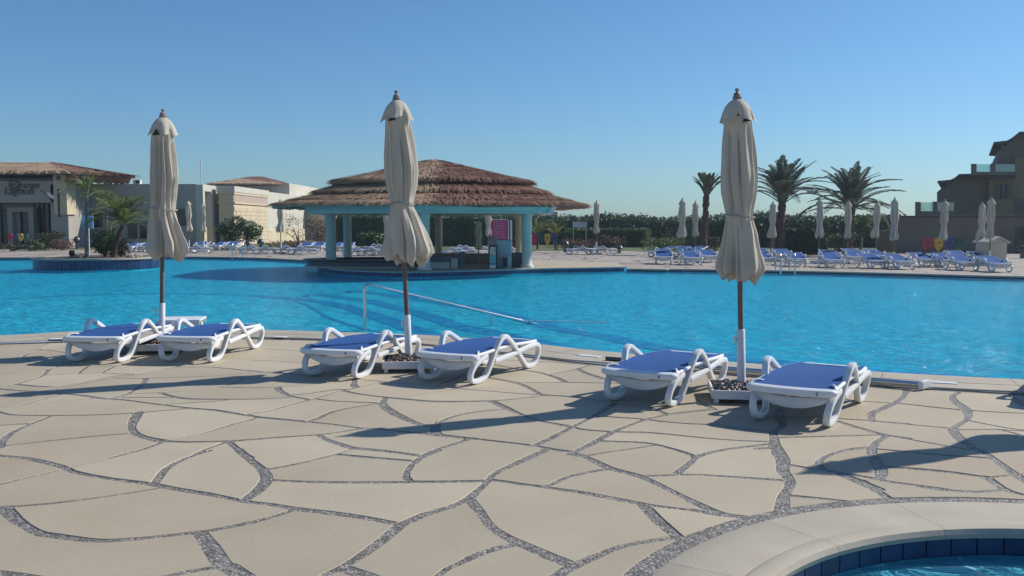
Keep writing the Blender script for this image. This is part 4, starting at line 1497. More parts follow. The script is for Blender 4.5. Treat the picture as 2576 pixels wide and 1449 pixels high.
def thatch_layer(outline, c, r0, z0, r1, z1, thick, seed, pick, blades=1500, blen=0.45, bw=0.03):
    """shell between two scaled outlines plus loose straw; pick(x, y) -> material index"""
    rng = np.random.RandomState(seed)
    c = np.array(c)
    V, F, MI = [], [], []
    ol = outline
    n = len(ol)
    nr = 5
    for k in range(nr + 1):
        t = k / nr
        r_, z = r0 + (r1 - r0) * t, z0 + (z1 - z0) * t
        for p in ol:
            q = c + (p - c) * r_
            V.append((q[0], q[1], z + rng.uniform(-.012, .012) + (rng.uniform(-.03, .02) if k == 0 else 0)))
    lo = len(V)
    for i, p in enumerate(ol):
        q = c + (p - c) * (r0 - 0.012)
        V.append((q[0], q[1], z0 - thick + rng.uniform(-.03, .02)))
    lo2 = len(V)
    for i, p in enumerate(ol):
        q = c + (p - c) * (r0 - 0.10 if r0 > .3 else r0 * .6)
        V.append((q[0], q[1], z0 - thick * 0.7))
    for k in range(nr):
        for i in range(n):
            j = (i + 1) % n
            F.append((k * n + i, k * n + j, (k + 1) * n + j, (k + 1) * n + i))
    for i in range(n):
        j = (i + 1) % n
        F.append((lo + i, lo + j, j, i))
        F.append((lo2 + i, lo2 + j, lo + j, lo + i))
    F += [(nr * n + i, nr * n + (i + 1) % n, nr * n + (i + 2) % n, nr * n + (i + 2) % n) for i in range(0)]
    V = np.array(V)
    # loose straw, lying down the slope and hanging over the edge
    per = np.r_[0, np.cumsum(np.hypot(*np.diff(np.vstack([ol, ol[:1]]), axis=0).T))]
    s = rng.uniform(0, per[-1], blades)
    olc = np.vstack([ol, ol[:1]])
    bx, by = np.interp(s, per, olc[:, 0]), np.interp(s, per, olc[:, 1])
    hang = rng.rand(blades) < 0.55
    t = np.where(hang, rng.uniform(-0.02, 0.12, blades), rng.uniform(0, 1, blades) ** 0.8)
    rr = r0 + (r1 - r0) * t
    base = np.stack([c[0] + (bx - c[0]) * rr, c[1] + (by - c[1]) * rr, z0 + (z1 - z0) * t + 0.015], 1)
    dirr = np.stack([bx - c[0], by - c[1]], 1)
    L = np.hypot(dirr[:, 0], dirr[:, 1])
    du = dirr / L[:, None]
    slope = (z1 - z0) / np.maximum((r0 - r1) * L, 1e-3)
    dn = np.stack([du[:, 0], du[:, 1], -slope - np.where(hang, 0.35, 0.0)], 1)
    dn += rng.normal(0, 0.13, dn.shape) * np.array((1, 1, .35))
    dn /= np.linalg.norm(dn, axis=1)[:, None]
    ln = blen * rng.uniform(.4, 1.0, blades) * np.where(hang, 0.7, 1.0)
    sd = np.stack([-du[:, 1], du[:, 0], np.zeros(blades)], 1) * (bw * rng.uniform(.5, 1.2, blades))[:, None]
    lift = np.array((0, 0, 1)) * (rng.uniform(0.0, 0.02, blades))[:, None]
    q0, q1 = base - sd / 2, base + sd / 2
    q2 = base + dn * ln[:, None] + sd * .3 + lift
    q3 = base + dn * ln[:, None] - sd * .3 + lift
    nb = len(V)
    BV = np.stack([q0, q1, q2, q3], 1).reshape(-1, 3)
    BF = nb + np.arange(blades * 4).reshape(-1, 4)
    VV = np.vstack([V, BV])
    FF = np.vstack([np.array(F), BF])
    me = np_mesh('thatch_layer', VV, FF)
    me.materials.append(M['thatch_pale'])
    me.materials.append(M['thatch_brown'])
    cen = VV[FF].mean(1)
    jit = rng.normal(0, 0.12, len(cen))
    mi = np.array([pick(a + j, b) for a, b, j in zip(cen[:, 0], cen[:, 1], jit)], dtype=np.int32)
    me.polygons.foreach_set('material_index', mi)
    return me

# ================================================================== SWIM-UP BAR
IS_Z = 0.075
isl_front = [(800, 667), (806, 671), (822, 674), (875, 678.6), (984, 683), (1035, 683), (1082, 682.5), (1229, 678.6), (1353, 675), (1531, 672), (1577, 671)]
fw = [tuple(G(x, y, IS_Z)[:2]) for x, y in isl_front]
fw_s = [tuple(p) for p in catmull(fw, 5)]
top_l, top_r = fw[0], fw[-1]
isl = [(top_l[0] - .1, top_l[1] + 1.2)] + fw_s + [(top_r[0], top_r[1] + 3.0), (top_r[0] - 2.0, 36.0), (-6.0, 36.5), (top_l[0] + .4, top_l[1] + 3.0)]
b = MB()
base_i = [Vector((p[0], p[1], FLOOR_Z)) for p in isl]
b.prism(base_i, (0, 0, IS_Z - 0.03 - FLOOR_Z))
island = struct('bar_island', b, M['pool_step'])
# coping slab on the island
b = MB().prism([Vector((p[0], p[1], IS_Z - 0.029)) for p in isl], (0, 0, 0.029))
ob('island_paving', b, M['coping'], island)
fr = resample([(p[0], p[1] - 0.012) for p in fw_s], 0.168)
for i in range(len(fr) - 1):
    m_, dd = (fr[i] + fr[i + 1]) / 2, fr[i + 1] - fr[i]
    ob('wall_tile', MB().rbox((m_[0], m_[1], -0.02), (0.156, 0.02, 0.11), 0.004, math.atan2(dd[1], dd[0])), M['navy'], island)

bar = empty('pool_bar', (-2.7, 31.5, IS_Z), 0, 'teal columned pool bar under a layered thatched roof', 'pavilion')
BO = Vector((-2.7, 31.5, IS_Z))
def bl(x, y, z): return (x - BO.x, y - BO.y, z - BO.z)
cols = [(833, 671.5, .17, 'teal'), (1068, 679, .17, 'teal'), (1325, 673, .17, 'teal'), (875, 657.5, .15, 'teal'), (1104, 657.5, .14, 'cream'), (1306, 658, .14, 'cream')]
BEAM_B = 1.80
for x, y, r_, mt in cols:
    p = G(x, y, IS_Z)
    hb = BEAM_B - IS_Z
    m_ = MB().lathe([(r_ * 1.32, 0), (r_ * 1.32, .05), (r_ * 1.18, .09), (r_, .13), (r_, hb - .10), (r_ * 1.12, hb - .05), (r_ * 1.2, hb)], 20, bl(p.x, p.y, IS_Z)).mesh('column', 40)
    ob('column', m_, M[mt], bar)
# beam ring, wider at the top
def ring(verts, rnd): return hexish(-2.7, 31.5, verts, rnd, 6)
beam_v = [(-2.7, 28.05), (-6.55, 29.6), (-6.55, 34.7), (-2.7, 35.6), (1.35, 34.7), (1.35, 29.6)]
ro = ring(beam_v, .12)
bc = np.array((-2.65, 31.9))
V, F = [], []
pf = [(1.00, BEAM_B), (1.0, BEAM_B + .10), (1.02, BEAM_B + .20), (1.06, BEAM_B + .27), (1.065, BEAM_B + .42), (0.90, BEAM_B + .42), (0.90, BEAM_B)]
n = len(ro)
for s, z in pf:
    for p in ro:
        q = bc + (p - bc) * s
        V.append(bl(q[0], q[1], z))
for k in range(len(pf)):
    k2 = (k + 1) % len(pf)
    for i in range(n):
        j = (i + 1) % n
        F.append((k * n + i, k * n + j, k2 * n + j, k2 * n + i))
ob('beam', MB().add(V, F).mesh('beam', 30), M['teal'], bar)
ob('ceiling', MB().prism([Vector(bl(*(bc + (p - bc) * 0.899), BEAM_B + .30)) for p in ro], (0, 0, .03)), M['cream'], bar)
roof_v = [(-2.7, 26.75), (-7.95, 29.5), (-7.95, 35.3), (-2.7, 38.0), (2.5, 35.3), (2.5, 29.5)]
ol = hexish(0, 0, roof_v, .33, 8)
rc = (-2.66, 32.1)
ZE, ZA = 2.10, 3.66
LY = [(1.0, .02, .80, .17, .13), (.90, .11, .70, .26, .07), (.755, .29, .58, .47, .15), (.645, .525, .44, .665, .14), (.46, .655, .31, .77, .07), (.325, .765, .18, .875, .07), (.195, .87, .02, 1.0, .06)]
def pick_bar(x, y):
    # the western slopes are pale, the eastern ones brown
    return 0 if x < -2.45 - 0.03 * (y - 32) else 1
for i, (r0, z0, r1, z1, th) in enumerate(LY):
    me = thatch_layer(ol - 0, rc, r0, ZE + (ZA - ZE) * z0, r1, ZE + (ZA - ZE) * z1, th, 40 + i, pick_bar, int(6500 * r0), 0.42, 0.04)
    o = ob('thatch_layer', me, None, bar)
    o.location = (-BO.x, -BO.y, -BO.z)
# roof core so that no gaps show between the layers
V, F = [], []
prof = [(.93, ZE - .02), (.72, ZE + .22 * 1.56), (.55, ZE + .42 * 1.56), (.4, ZE + .62 * 1.56), (.02, ZA - .03)]
n = len(ol)
for s, z in prof:
    for p in ol:
        q = np.array(rc) + (p - np.array(rc)) * s
        V.append(bl(q[0], q[1], z - .06))
for k in range(len(prof) - 1):
    for i in range(n):
        F.append((k * n + i, k * n + (i + 1) % n, (k + 1) * n + (i + 1) % n, (k + 1) * n + i))
F.append(tuple(range(n)))
ob('roof_core', MB().add(V, F), M['dark_wood'], bar)
# bar counter: dark oval top on a pale plinth, left part of the island
cc = (-4.35, 31.3)
def oval(rx, ry, n=40): return [(cc[0] + rx * math.cos(2 * math.pi * i / n), cc[1] + ry * math.sin(2 * math.pi * i / n)) for i in range(n)]
ct = empty('bar_counter', (cc[0], cc[1], IS_Z), 0, 'low oval bar counter with a dark top inside the thatched bar', 'counter')
def cl(p, z): return Vector((p[0] - cc[0], p[1] - cc[1], z))
def oring(name, o, i_, z0, h, mt):
    V, F = [], []
    n = len(o)
    for lp, z in ((o, z0), (o, z0 + h), (i_, z0 + h), (i_, z0)):
        V += [cl(p, z) for p in lp]
    for k in range(4):
        k2 = (k + 1) % 4
        for j in range(n):
            F.append((k * n + j, k * n + (j + 1) % n, k2 * n + (j + 1) % n, k2 * n + j))
    return ob(name, MB().add(V, F), mt, ct)
oring('plinth', oval(2.55, 1.75), oval(2.1, 1.35), 0.0, .05, M['coping'])
oring('counter_front', oval(2.45, 1.66), oval(2.2, 1.45), .0495, .17, M['slate'])
oring('counter_top', oval(2.6, 1.8), oval(2.05, 1.3), .2185, .035, M['black'])
for i, (x, y, h) in enumerate(((990, 672, .17), (998, 671.5, .14), (1010, 672, .10), (1016, 672, .10), (1022, 672, .11))):
    p = G(x, 664, .36)
    tag(ob('bottle' if i < 2 else 'drinking_glass', MB().lathe([(.035, 0), (.037, h * .55), (.016, h * .75), (.015, h)] if i < 2 else [(.028, 0), (.035, h)], 10), M['glass'], None, (p.x, 29.85, IS_Z + .2555)),
        ['taller clear bottle on the bar counter', 'shorter clear bottle on the bar counter beside the taller one', 'leftmost small drinking glass on the bar counter', 'middle small drinking glass on the bar counter', 'rightmost small drinking glass on the bar counter'][i],
        'bottle' if i < 2 else 'glass')
# dark bench with white end and post, terracotta steps behind
def at(x, y, z=IS_Z): return G(x, y, z)
p0, p1 = at(1085, 676), at(1131, 676)
bn = empty('service_bench', ((p0.x + p1.x) / 2, p0.y + .25, IS_Z), 0, 'dark service bench on a white base between the front bar columns', 'bench')
wd = p1.x - p0.x
ob('bench_top', MB().rbox((-.12, 0, .30), (wd * 1.5, .5, .16), .01), M['slate'], bn)
ob('bench_base', MB().rbox((-.12, 0, .1095), (wd * 1.42, .42, .219), .01), M['wall_white'], bn)
ob('end_block', MB().rbox((wd * .75, 0, .16), (.22, .4, .32), .01), M['wall_white'], bn)
ob('end_post', MB().rbox((wd * .75 + .24, -.05, .27), (.14, .3, .54), .01), M['slate'], bn)
st = empty('terrace_steps', (-1.1, 33.6, IS_Z), 0, 'two broad terracotta steps at the back of the bar', 'steps')
for i in range(2):
    t_ = ob('step', MB().rbox((0, -.2 + i * .5, .06 + .11 * i), (3.6, .52, .12 + .22 * i), .012), M['terracotta'], st)
    ob('nosing', MB().rbox((0, -.2 + i * .5 - .2, .1255 + .22 * i), (3.62, .16, .011), .004), M['coping'], t_)
# fridge with glass door
f0, f1 = at(1230, 676), at(1249, 676)
fh = (676 - 617) / FPX * f0.y
fr_ = empty('drinks_fridge', ((f0.x + f1.x) / 2, f0.y + .26, IS_Z), 0, 'upright drinks fridge with glass door and white swirl logo', 'fridge')
fwid = f1.x - f0.x + .04
ob('cabinet', MB().rbox((0, 0.02, fh / 2), (fwid, .5, fh), .015), M['black'], fr_)
dr_ = ob('door', MB().rbox((0, -.245, fh / 2 + .06), (fwid * .72, .03, fh * .72), .008), M['grey_box'], fr_)
ob('pane', MB().box((0, -.262, fh / 2 + .06), (fwid * .60, .006, fh * .66)), M['glass'], dr_)
ob('logo', MB().tube([(.03, -.272, fh * .74), (.0, -.272, fh * .77), (-.03, -.272, fh * .80), (-.0, -.272, fh * .84), (.035, -.272, fh * .82), (.03, -.272, fh * .76), (.0, -.272, fh * .70), (-.03, -.272, fh * .68)], .014, 6), M['white'], dr_)
ob('kick_panel', MB().rbox((0, -.245, .07), (fwid * .72, .03, .12), .006), M['white'], fr_)
# boxes
def cabinet(name, x0, x1, yt, yb, dep, mt, label, back=0.0, cat='cabinet'):
    a, b_ = at(x0, yb), at(x1, yb)
    y = a.y + back
    k = y / a.y
    h = CAM_H + (HOR - yt) / FPX * y - IS_Z
    w = (b_.x - a.x) * k
    r_ = empty(name, ((a.x + b_.x) / 2 * k, y + dep / 2, IS_Z), 0, label, cat)
    ob('body', MB().rbox((0, 0, h / 2 - .012), (w, dep, h - .024), .012), mt, r_)
    ob('top_panel', MB().rbox((0, 0, h - .0115), (w + .02, dep + .02, .023), .006), mt, r_)
    return r_, w, h
cabinet('bar_cabinet', 1249.5, 1287, 604, 675, .55, M['grey_box'], 'tall pale grey cabinet right of the drinks fridge', .15)
cabinet('storage_box', 1231, 1250, 598, 672, .4, M['grey_box'], 'grey box unit showing above the drinks fridge', 1.2)
cb_, w_, h_ = cabinet('mini_cooler', 1266, 1284, 644, 673.5, .35, M['grey_box'], 'small white cooler with a black front below the tall grey cabinet', -.45, 'cooler')
ob('door', MB().rbox((-.05, -.185, h_ / 2), (w_ * .62, .02, h_ * .8), .006), M['black'], cb_)
cabinet('waste_box', 1283, 1312, 636, 672, .4, M['slate'], 'dark grey open box beside the right front bar column', -.1, 'box')
# floodlights on the beam
for i, x in enumerate((1357, 1386)):
    p = P(x, 532, 28.6)
    o = ob('beam_spotlight', MB().rbox((0, 0, 0), (.10, .12, .16), .02).tube([(0, .05, .05), (0, .16, .16)], .015, 6), M['white'], None, (p.x, 29.55 if i else 29.05, p.z + .05))
    tag(o, ['small white spotlight under the right eave, nearer the right bar column', 'small white spotlight at the outer end of the teal beam'][i], 'spotlight')

# ================================================================== BUILDINGS ON THE LEFT
def q3(x, y, Y): return P(x, y, Y)
def front_box(bld, name, x0, x1, yt, yb, Y, depth, mt, org, parent=None, ground=False, bev=0.02):
    a, c = P(x0, yt, Y), P(x1, yb, Y)
    zb = 0.0 if ground else c.z
    xa, xb = a.x, P(x1, yt, Y).x
    return ob(name, MB().rbox(((xa + xb) / 2 - org[0], Y + depth / 2 - org[1], (a.z + zb) / 2 - org[2]), (abs(xb - xa), depth, a.z - zb), bev), mt, parent or bld)
YR = 57.0
oR = (P(80, 600, YR).x, YR, 0.0)
rest = empty('restaurant', oR, 0, 'white restaurant with a brown thatched roof and a dark glazed entrance', 'building')
front_box(rest, 'fascia_wall', -160, 134, 455, 510, YR, 3.5, M['wall_white_shade'], oR)
front_box(rest, 'wall', 126, 169, 463, 600, YR, 2.9, M['wall_white_shade'], oR, ground=True)
front_box(rest, 'corner_pillar', 133, 166, 437, 540, YR - .35, 1.2, M['wall_sand'], oR)
tw = front_box(rest, 'pillar_window', 140, 149.5, 443, 453, YR - .42, .2, M['glass_dark'], oR)
front_box(rest, 'pillar_slot', 144, 148, 475, 546, YR - .40, .1, M['dark_wood'], oR)
front_box(rest, 'clerestory', -160, 134, 428, 455.3, YR + 1.2, 2.4, M['glass_dark'], oR)
front_box(rest, 'glazing', -160, 126, 510.3, 610, YR + 1.5, .1, M['glass_dark'], oR, ground=True)
for i, x in enumerate((-60, -30, 0, 83, 96, 108, 120)):
    front_box(rest, 'mullion', x, x + 1.6, 510.5, 600, YR + 1.4, .08, M['dark_wood'], oR, ground=True)
front_box(rest, 'transom', -160, 126, 529, 531, YR + 1.33, .06, M['dark_wood'], oR)
dr_ = front_box(rest, 'door_surround', 17, 30, 521, 600, YR + .9, .6, M['wall_white_shade'], oR, ground=True)
front_box(rest, 'door_surround', 70, 83, 521, 600, YR + .9, .6, M['wall_white_shade'], oR, ground=True)
front_box(rest, 'door_lintel', 30.2, 69.8, 521, 533, YR + .9, .6, M['wall_white_shade'], oR)
front_box(rest, 'inner_pillar', 40, 49, 534, 600, YR + 1.3, .15, M['wall_white_shade'], oR, ground=True)
# lettering: ring emblem and two lines
def text_mesh(txt, size, ext=.02, shear=.2):
    cu = bpy.data.curves.new('lettering', 'FONT')
    cu.body = txt
    cu.size = size
    cu.extrude = ext
    cu.shear = shear
    to = bpy.data.objects.new('lettering', cu)
    COL.objects.link(to)
    dg = bpy.context.evaluated_depsgraph_get()
    me = bpy.data.meshes.new_from_object(to.evaluated_get(dg))
    bpy.data.objects.remove(to)
    bpy.data.curves.remove(cu)
    return me
sg = empty('restaurant_sign', q3(40, 474, YR - .05), 0, 'dark script lettering with a ring emblem on the white restaurant wall', 'sign')
so = q3(40, 474, YR - .05)
def sl(x, y): p = q3(x, y, YR - .05); return (p.x - so.x, 0, p.z - so.z)
rr = [(sl(36, 466)[0] + .30 * math.cos(a), -.03, sl(36, 466)[2] + .27 * math.sin(a)) for a in np.linspace(0, 6.28, 28)[:-1]]
sw = [(sl(36, 466)[0] + (.05 + .022 * k) * math.cos(k * .8), -.03, sl(36, 466)[2] + (.05 + .018 * k) * math.sin(k * .8)) for k in range(9)]
ob('emblem', MB().tube(rr, .045, 6, closed=True).tube(sw, .035, 5).tube([sl(24, 478), (sl(38, 476)[0], -.02, sl(38, 476)[2]), sl(62, 480)], .05, 5), M['sign_metal'], sg)
for txt, x, y, s in (('range', 47, 473, .55), ('Lagoon', 9, 489, .62)):
    me = text_mesh(txt, s, .03)
    ob('lettering', me, M['sign_metal'], sg, sl(x, y), (R(90), 0, 0))
# satellite dish arm with white dish
ds = empty('satellite_dish', q3(140, 492, YR - 1.0), 0, 'small white dish on a thin arm in front of the restaurant wall', 'dish')
do = q3(140, 492, YR - 1.0)
def dl(x, y, Y=YR - 1.0): p = q3(x, y, Y); return (p.x - do.x, p.y - do.y, p.z - do.z)
ob('arm', MB().tube([dl(103, 478), dl(115, 488), dl(128, 503)], .03, 6), M['lamp_metal'], ds)
ob('dish', MB().lathe([(.02, 0), (.18, .02), (.30, .08), (.36, .16)], 18).mesh('dish', 60), M['white'], ds, dl(126, 497), (R(-20), R(35), 0))
ob('dish_feed', MB().tube([dl(118, 490), dl(127, 497), dl(139, 496)], .03, 6), M['white'], ds)
# thatched hip roof of the restaurant
def hip_roof(bld, org, pts_eave, apex0, apex1, ez, layers, seed, pick, mt_core, blades=2500, thick=.16):
    """eave corners (x, y) -> layered roof shrinking to a ridge line"""
    ec = np.array(pts_eave, float)
    a0, a1 = np.array(apex0[:2]), np.array(apex1[:2])
    az = apex0[2]
    dense = []
    n = len(ec)
    for i in range(n):
        for k in range(14):
            dense.append(ec[i] + (ec[(i + 1) % n] - ec[i]) * k / 14)
    dense = np.array(dense)
    d = a1 - a0
    L = max(d @ d, 1e-9)
    tt = np.clip(((dense - a0) @ d) / L, 0, 1)
    foot = a0 + tt[:, None] * d
    for li in range(layers):
        f0, f1 = li / layers, min(1.0, (li + 1.35) / layers)
        rng = np.random.RandomState(seed + li)
        V, F = [], []
        m = len(dense)
        for f, dz in ((f0, -thick), (f0, .02), ((f0 + f1) / 2, .01), (f1, .0)):
            q = dense + (foot - dense) * f
            z = ez + (az - ez) * f + dz + rng.uniform(-.02, .02, m)
            V += [(a - org[0], b_ - org[1], c_ - org[2]) for (a, b_), c_ in zip(q, z)]
        for k in range(3):
            for i in range(m):
                j = (i + 1) % m
                F.append((k * m + i, k * m + j, (k + 1) * m + j, (k + 1) * m + i))
        nb = blades // layers
        idx = rng.randint(0, m, nb)
        u = rng.rand(nb)
        p = dense[idx] + (dense[(idx + 1) % m] - dense[idx]) * u[:, None]
        ft = foot[idx]
        f = f0 + (f1 - f0) * rng.rand(nb) ** 1.5 * .8
        bp_ = p + (ft - p) * f[:, None]
        bz = ez + (az - ez) * f + .02
        dd = p - ft
        dl_ = np.hypot(dd[:, 0], dd[:, 1]) + 1e-6
        du = dd / dl_[:, None]
        ln = rng.uniform(.3, .8, nb)
        sl_ = (az - ez) / dl_ + .12
        sw_ = np.stack([-du[:, 1], du[:, 0]], 1) * (.05 * rng.uniform(.5, 1.2, nb))[:, None]
        e = bp_ + du * ln[:, None] + rng.normal(0, .08, (nb, 2))
        ez_ = bz - sl_ * ln + rng.uniform(0, .05, nb)
        k0 = len(V)
        for i in range(nb):
            V += [(bp_[i, 0] - sw_[i, 0] - org[0], bp_[i, 1] - sw_[i, 1] - org[1], bz[i] - org[2]), (bp_[i, 0] + sw_[i, 0] - org[0], bp_[i, 1] + sw_[i, 1] - org[1], bz[i] - org[2]),
                  (e[i, 0] + sw_[i, 0] * .6 - org[0], e[i, 1] + sw_[i, 1] * .6 - org[1], ez_[i] - org[2]), (e[i, 0] - sw_[i, 0] * .6 - org[0], e[i, 1] - sw_[i, 1] * .6 - org[1], ez_[i] - org[2])]
            F.append((k0 + 4 * i, k0 + 4 * i + 1, k0 + 4 * i + 2, k0 + 4 * i + 3))
        me = np_mesh('thatch_layer', V, np.array(F))
        me.materials.append(M['thatch_pale'])
        me.materials.append(M['thatch_brown'])
        VV = np.array(V)
        cen = VV[np.array(F)].mean(1)
        me.polygons.foreach_set('material_index', np.array([pick(c_[0] + org[0], c_[1] + org[1]) for c_ in cen], dtype=np.int32))
        ob('thatch_layer', me, None, bld)
    ob('soffit', MB().prism([Vector((p[0] + (0) - org[0], p[1] - org[1], ez - thick - .03 - org[2])) for p in ec], (0, 0, .03)), mt_core, bld)
ap = P(131, 408, 58.2)
eR = P(172, 430, 55.6)
eB = P(340, 441, 60.8)
hip_roof(rest, oR, [(P(-260, 428, 55.6).x, 55.6), (eR.x, 55.6), (eB.x, 60.8), (P(-260, 428, 60.8).x, 60.8)], (P(-160, 414, 58.2).x, 58.2, ap.z), (ap.x, 58.2, ap.z), eR.z, 6, 70,
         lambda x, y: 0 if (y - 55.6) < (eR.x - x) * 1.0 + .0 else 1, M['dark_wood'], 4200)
# rough hanging reed screen under the right-hand eave
def reed_screen():
    V, F = [], []
    rng = random.Random(9)
    a, c = np.array((eR.x - .05, 55.8)), np.array((eB.x - .12, 60.7))
    n = 110
    for i in range(n + 1):
        p = a + (c - a) * i / n
        o0 = rng.uniform(-.04, .04)
        V += [(p[0] - oR[0] + o0, p[1] - oR[1], eR.z - .03), (p[0] - oR[0] + o0 - .12, p[1] - oR[1], (eR.z + 3.98) / 2), (p[0] - oR[0] + o0 * 1.6 - .30, p[1] - oR[1], 3.98 + rng.uniform(-.08, .08))]
    for i in range(n):
        F += [(3 * i, 3 * i + 3, 3 * i + 4, 3 * i + 1), (3 * i + 1, 3 * i + 4, 3 * i + 5, 3 * i + 2)]
    return MB().add(V, F)
M['reed'] = mat('reed_screen', (0.30, 0.155, 0.08), (0.19, 0.09, 0.05), rough=0.8, scale=5, stretch=(3, 3, .3))
ob('reed_screen', reed_screen(), M['reed'], rest)

YW = 60.0
oW = (P(330, 600, YW).x, YW, 0.0)
wing = empty('white_wing', oW, 0, 'long white flat-roofed wing with dark doorways beside the restaurant', 'building')
front_box(wing, 'wall', 168, 494, 464, 620, YW, 9, M['wall_white_shade'], oW, ground=True)
front_box(wing, 'parapet_cap', 168, 494.4, 462.8, 464.1, YW - .06, 9.1, M['wall_white_shade'], oW)
for (x0, x1, y0, y1) in ((175, 199, 517, 592), (231, 257, 535, 572), (320, 344, 560, 600), (351, 368, 560, 600), (440, 467, 525, 568)):
    w_ = front_box(wing, 'window', x0, x1, y0, y1, YW - .03, .1, M['glass_dark'], oW)
    front_box(wing, 'lintel', x0 - 2, x1 + 2, y0 - 3, y0 - .3, YW - .07, .12, M['wall_white_shade'], oW, parent=w_)
ac = empty('air_conditioner', q3(346, 464, 61), 0, 'white air conditioning unit on the roof edge beside the thatch', 'air conditioner')
ob('casing', MB().rbox((0, 0, .15), (.46, .3, .30), .02), M['white'], ac)
ob('fan', MB().lathe([(.11, 0), (.11, .02), (.05, .025)], 16), M['black'], ac, (.06, -.155, .15), (R(90), 0, 0))
ob('foot_rail', MB().box((-.1, 0, -.012), (.7, .3, .02)), M['white'], ac)

# portal and sandstone block with right-hand faces in the sun
oB = (-18.6, 62.0, 0.0)
blk = empty('sandstone_block', oB, 0, 'sunlit sandstone building with pink band and white portal behind the shrubs', 'building')
def wbox(bld, name, x0, x1, y0, y1, z0, z1, mt, org, parent=None, bev=.02):
    return ob(name, MB().rbox(((x0 + x1) / 2 - org[0], (y0 + y1) / 2 - org[1], (z0 + z1) / 2 - org[2]), (x1 - x0, y1 - y0, z1 - z0), bev), mt, parent or bld)
xp = P(494, 600, 60).x
# portal: lintel and two piers around a deep opening
Zp = P(494, 464, 60).z
for y0, y1, nm in ((59.95, 60.35, 'portal_pier'), (61.6, 62.6, 'portal_pier')):
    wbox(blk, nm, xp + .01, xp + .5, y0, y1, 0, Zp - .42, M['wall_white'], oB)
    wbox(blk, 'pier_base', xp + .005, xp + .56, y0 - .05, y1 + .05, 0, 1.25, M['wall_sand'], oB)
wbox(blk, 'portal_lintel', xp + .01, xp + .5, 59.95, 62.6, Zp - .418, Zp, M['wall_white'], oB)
wbox(blk, 'portal_back', xp - .2, xp + .06, 60.35, 61.6, 0, Zp - .5, M['wall_sand'], oB)
x1 = P(587, 468, 62).x
Zb = P(587, 468, 62).z
wbox(blk, 'link_wall', xp, P(549, 468, 63).x, 62.8, 70, 0, Zb - .45, M['wall_sand'], oB)
wbox(blk, 'wall', P(549, 468, 62).x, x1, 62.0, 70.6, 0, Zb - .55, M['wall_sand'], oB)
wbox(blk, 'parapet', P(549, 468, 62).x - .1, x1 + .10, 61.9, 70.7, Zb - .39, Zb, M['wall_white'], oB)
wbox(blk, 'cornice', P(549, 468, 62).x - .06, x1 + .07, 61.93, 70.66, Zb - .549, Zb - .391, M['wall_sand'], oB)
wbox(blk, 'pink_band', x1 - .3, x1 + .025, 62.1, 70.58, Zb - 1.02, Zb - .56, M['wall_pink'], oB)
wbox(blk, 'string_course', P(549, 468, 62).x - .05, x1 + .09, 61.95, 70.63, Zb - 1.16, Zb - 1.03, M['wall_sand'], oB)
# sandstone courses on the sunlit face
rng = random.Random(4)
cm = {}
for r_ in range(9):
    z = .18 + r_ * .285
    y = 62.05 + (r_ % 2) * .45
    while y < 70.4:
        L_ = .9
        k = ob('stone_block', MB().rbox((0, 0, 0), (.05, L_ - .02, .27), .008) if 'b' not in cm else cm['b'], M['wall_sand'], blk, (x1 + .012 + rng.uniform(-.006, .008) - oB[0], min(y + L_ / 2, 70.1) - oB[1], z - oB[2]))
        cm['b'] = k.data
        y += L_
x2 = x1 - .12
Zw = P(708, 482, 71).z
wbox(blk, 'white_wall', x2 - 9, x2, 70.7, 84, 0, Zw, M['wall_white'], oB)
wbox(blk, 'plinth', x2 - 1, x2 + .12, 70.75, 84.05, 0, 1.0, M['wall_sand'], oB)
for i in range(5):
    y = 74.4 + i * 1.15
    s_ = wbox(blk, 'slot_window', x2 - .05, x2 + .015, y, y + .4, 1.55, 2.35, M['wall_pink'], oB, bev=.004)
wbox(blk, 'end_wall', x2 - 4, x2 + 2.6, 84.2, 90, 0, Zw + .1, M['wall_sand'], oB)
wbox(blk, 'end_pillar', x2 + 3.6, x2 + 5.2, 86, 90, 0, Zw, M['wall_white'], oB)
# pavilion with thatched roof behind
oP = (P(636, 500, 84).x, 84.0, 0.0)
pav = empty('roof_pavilion', oP, 0, 'pale upper pavilion with a low thatched hip roof behind the sandstone building', 'building')
wbox(pav, 'wall', P(545, 470, 80).x, P(728, 470, 80).x, 80, 92, 0, P(600, 461, 80).z, M['wall_white'], oP)
e0, e1 = P(521, 460.5, 78.5), P(752, 468, 86)
hip_roof(pav, oP, [(P(521, 460, 78.5).x, 78.5), (P(700, 460, 78.5).x, 78.5), (P(752, 468, 88).x, 94), (P(521, 460, 78.5).x, 94)], (P(625, 444, 85).x, 86, P(630, 444, 86).z), (P(650, 444, 85).x, 86, P(630, 444, 86).z),
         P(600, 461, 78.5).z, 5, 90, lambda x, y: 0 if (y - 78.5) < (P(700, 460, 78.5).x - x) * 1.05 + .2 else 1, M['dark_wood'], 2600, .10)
an = tag(ob('antenna_mast', MB().tube([(0, 0, 0), (0, 0, 1.5)], .03, 6).tube([(0, 0, .9), (0, 0, 1.5)], .045, 6), M['white_metal'], None, q3(506, 464, 62)), 'thin antenna mast on the white wing roof', 'antenna')

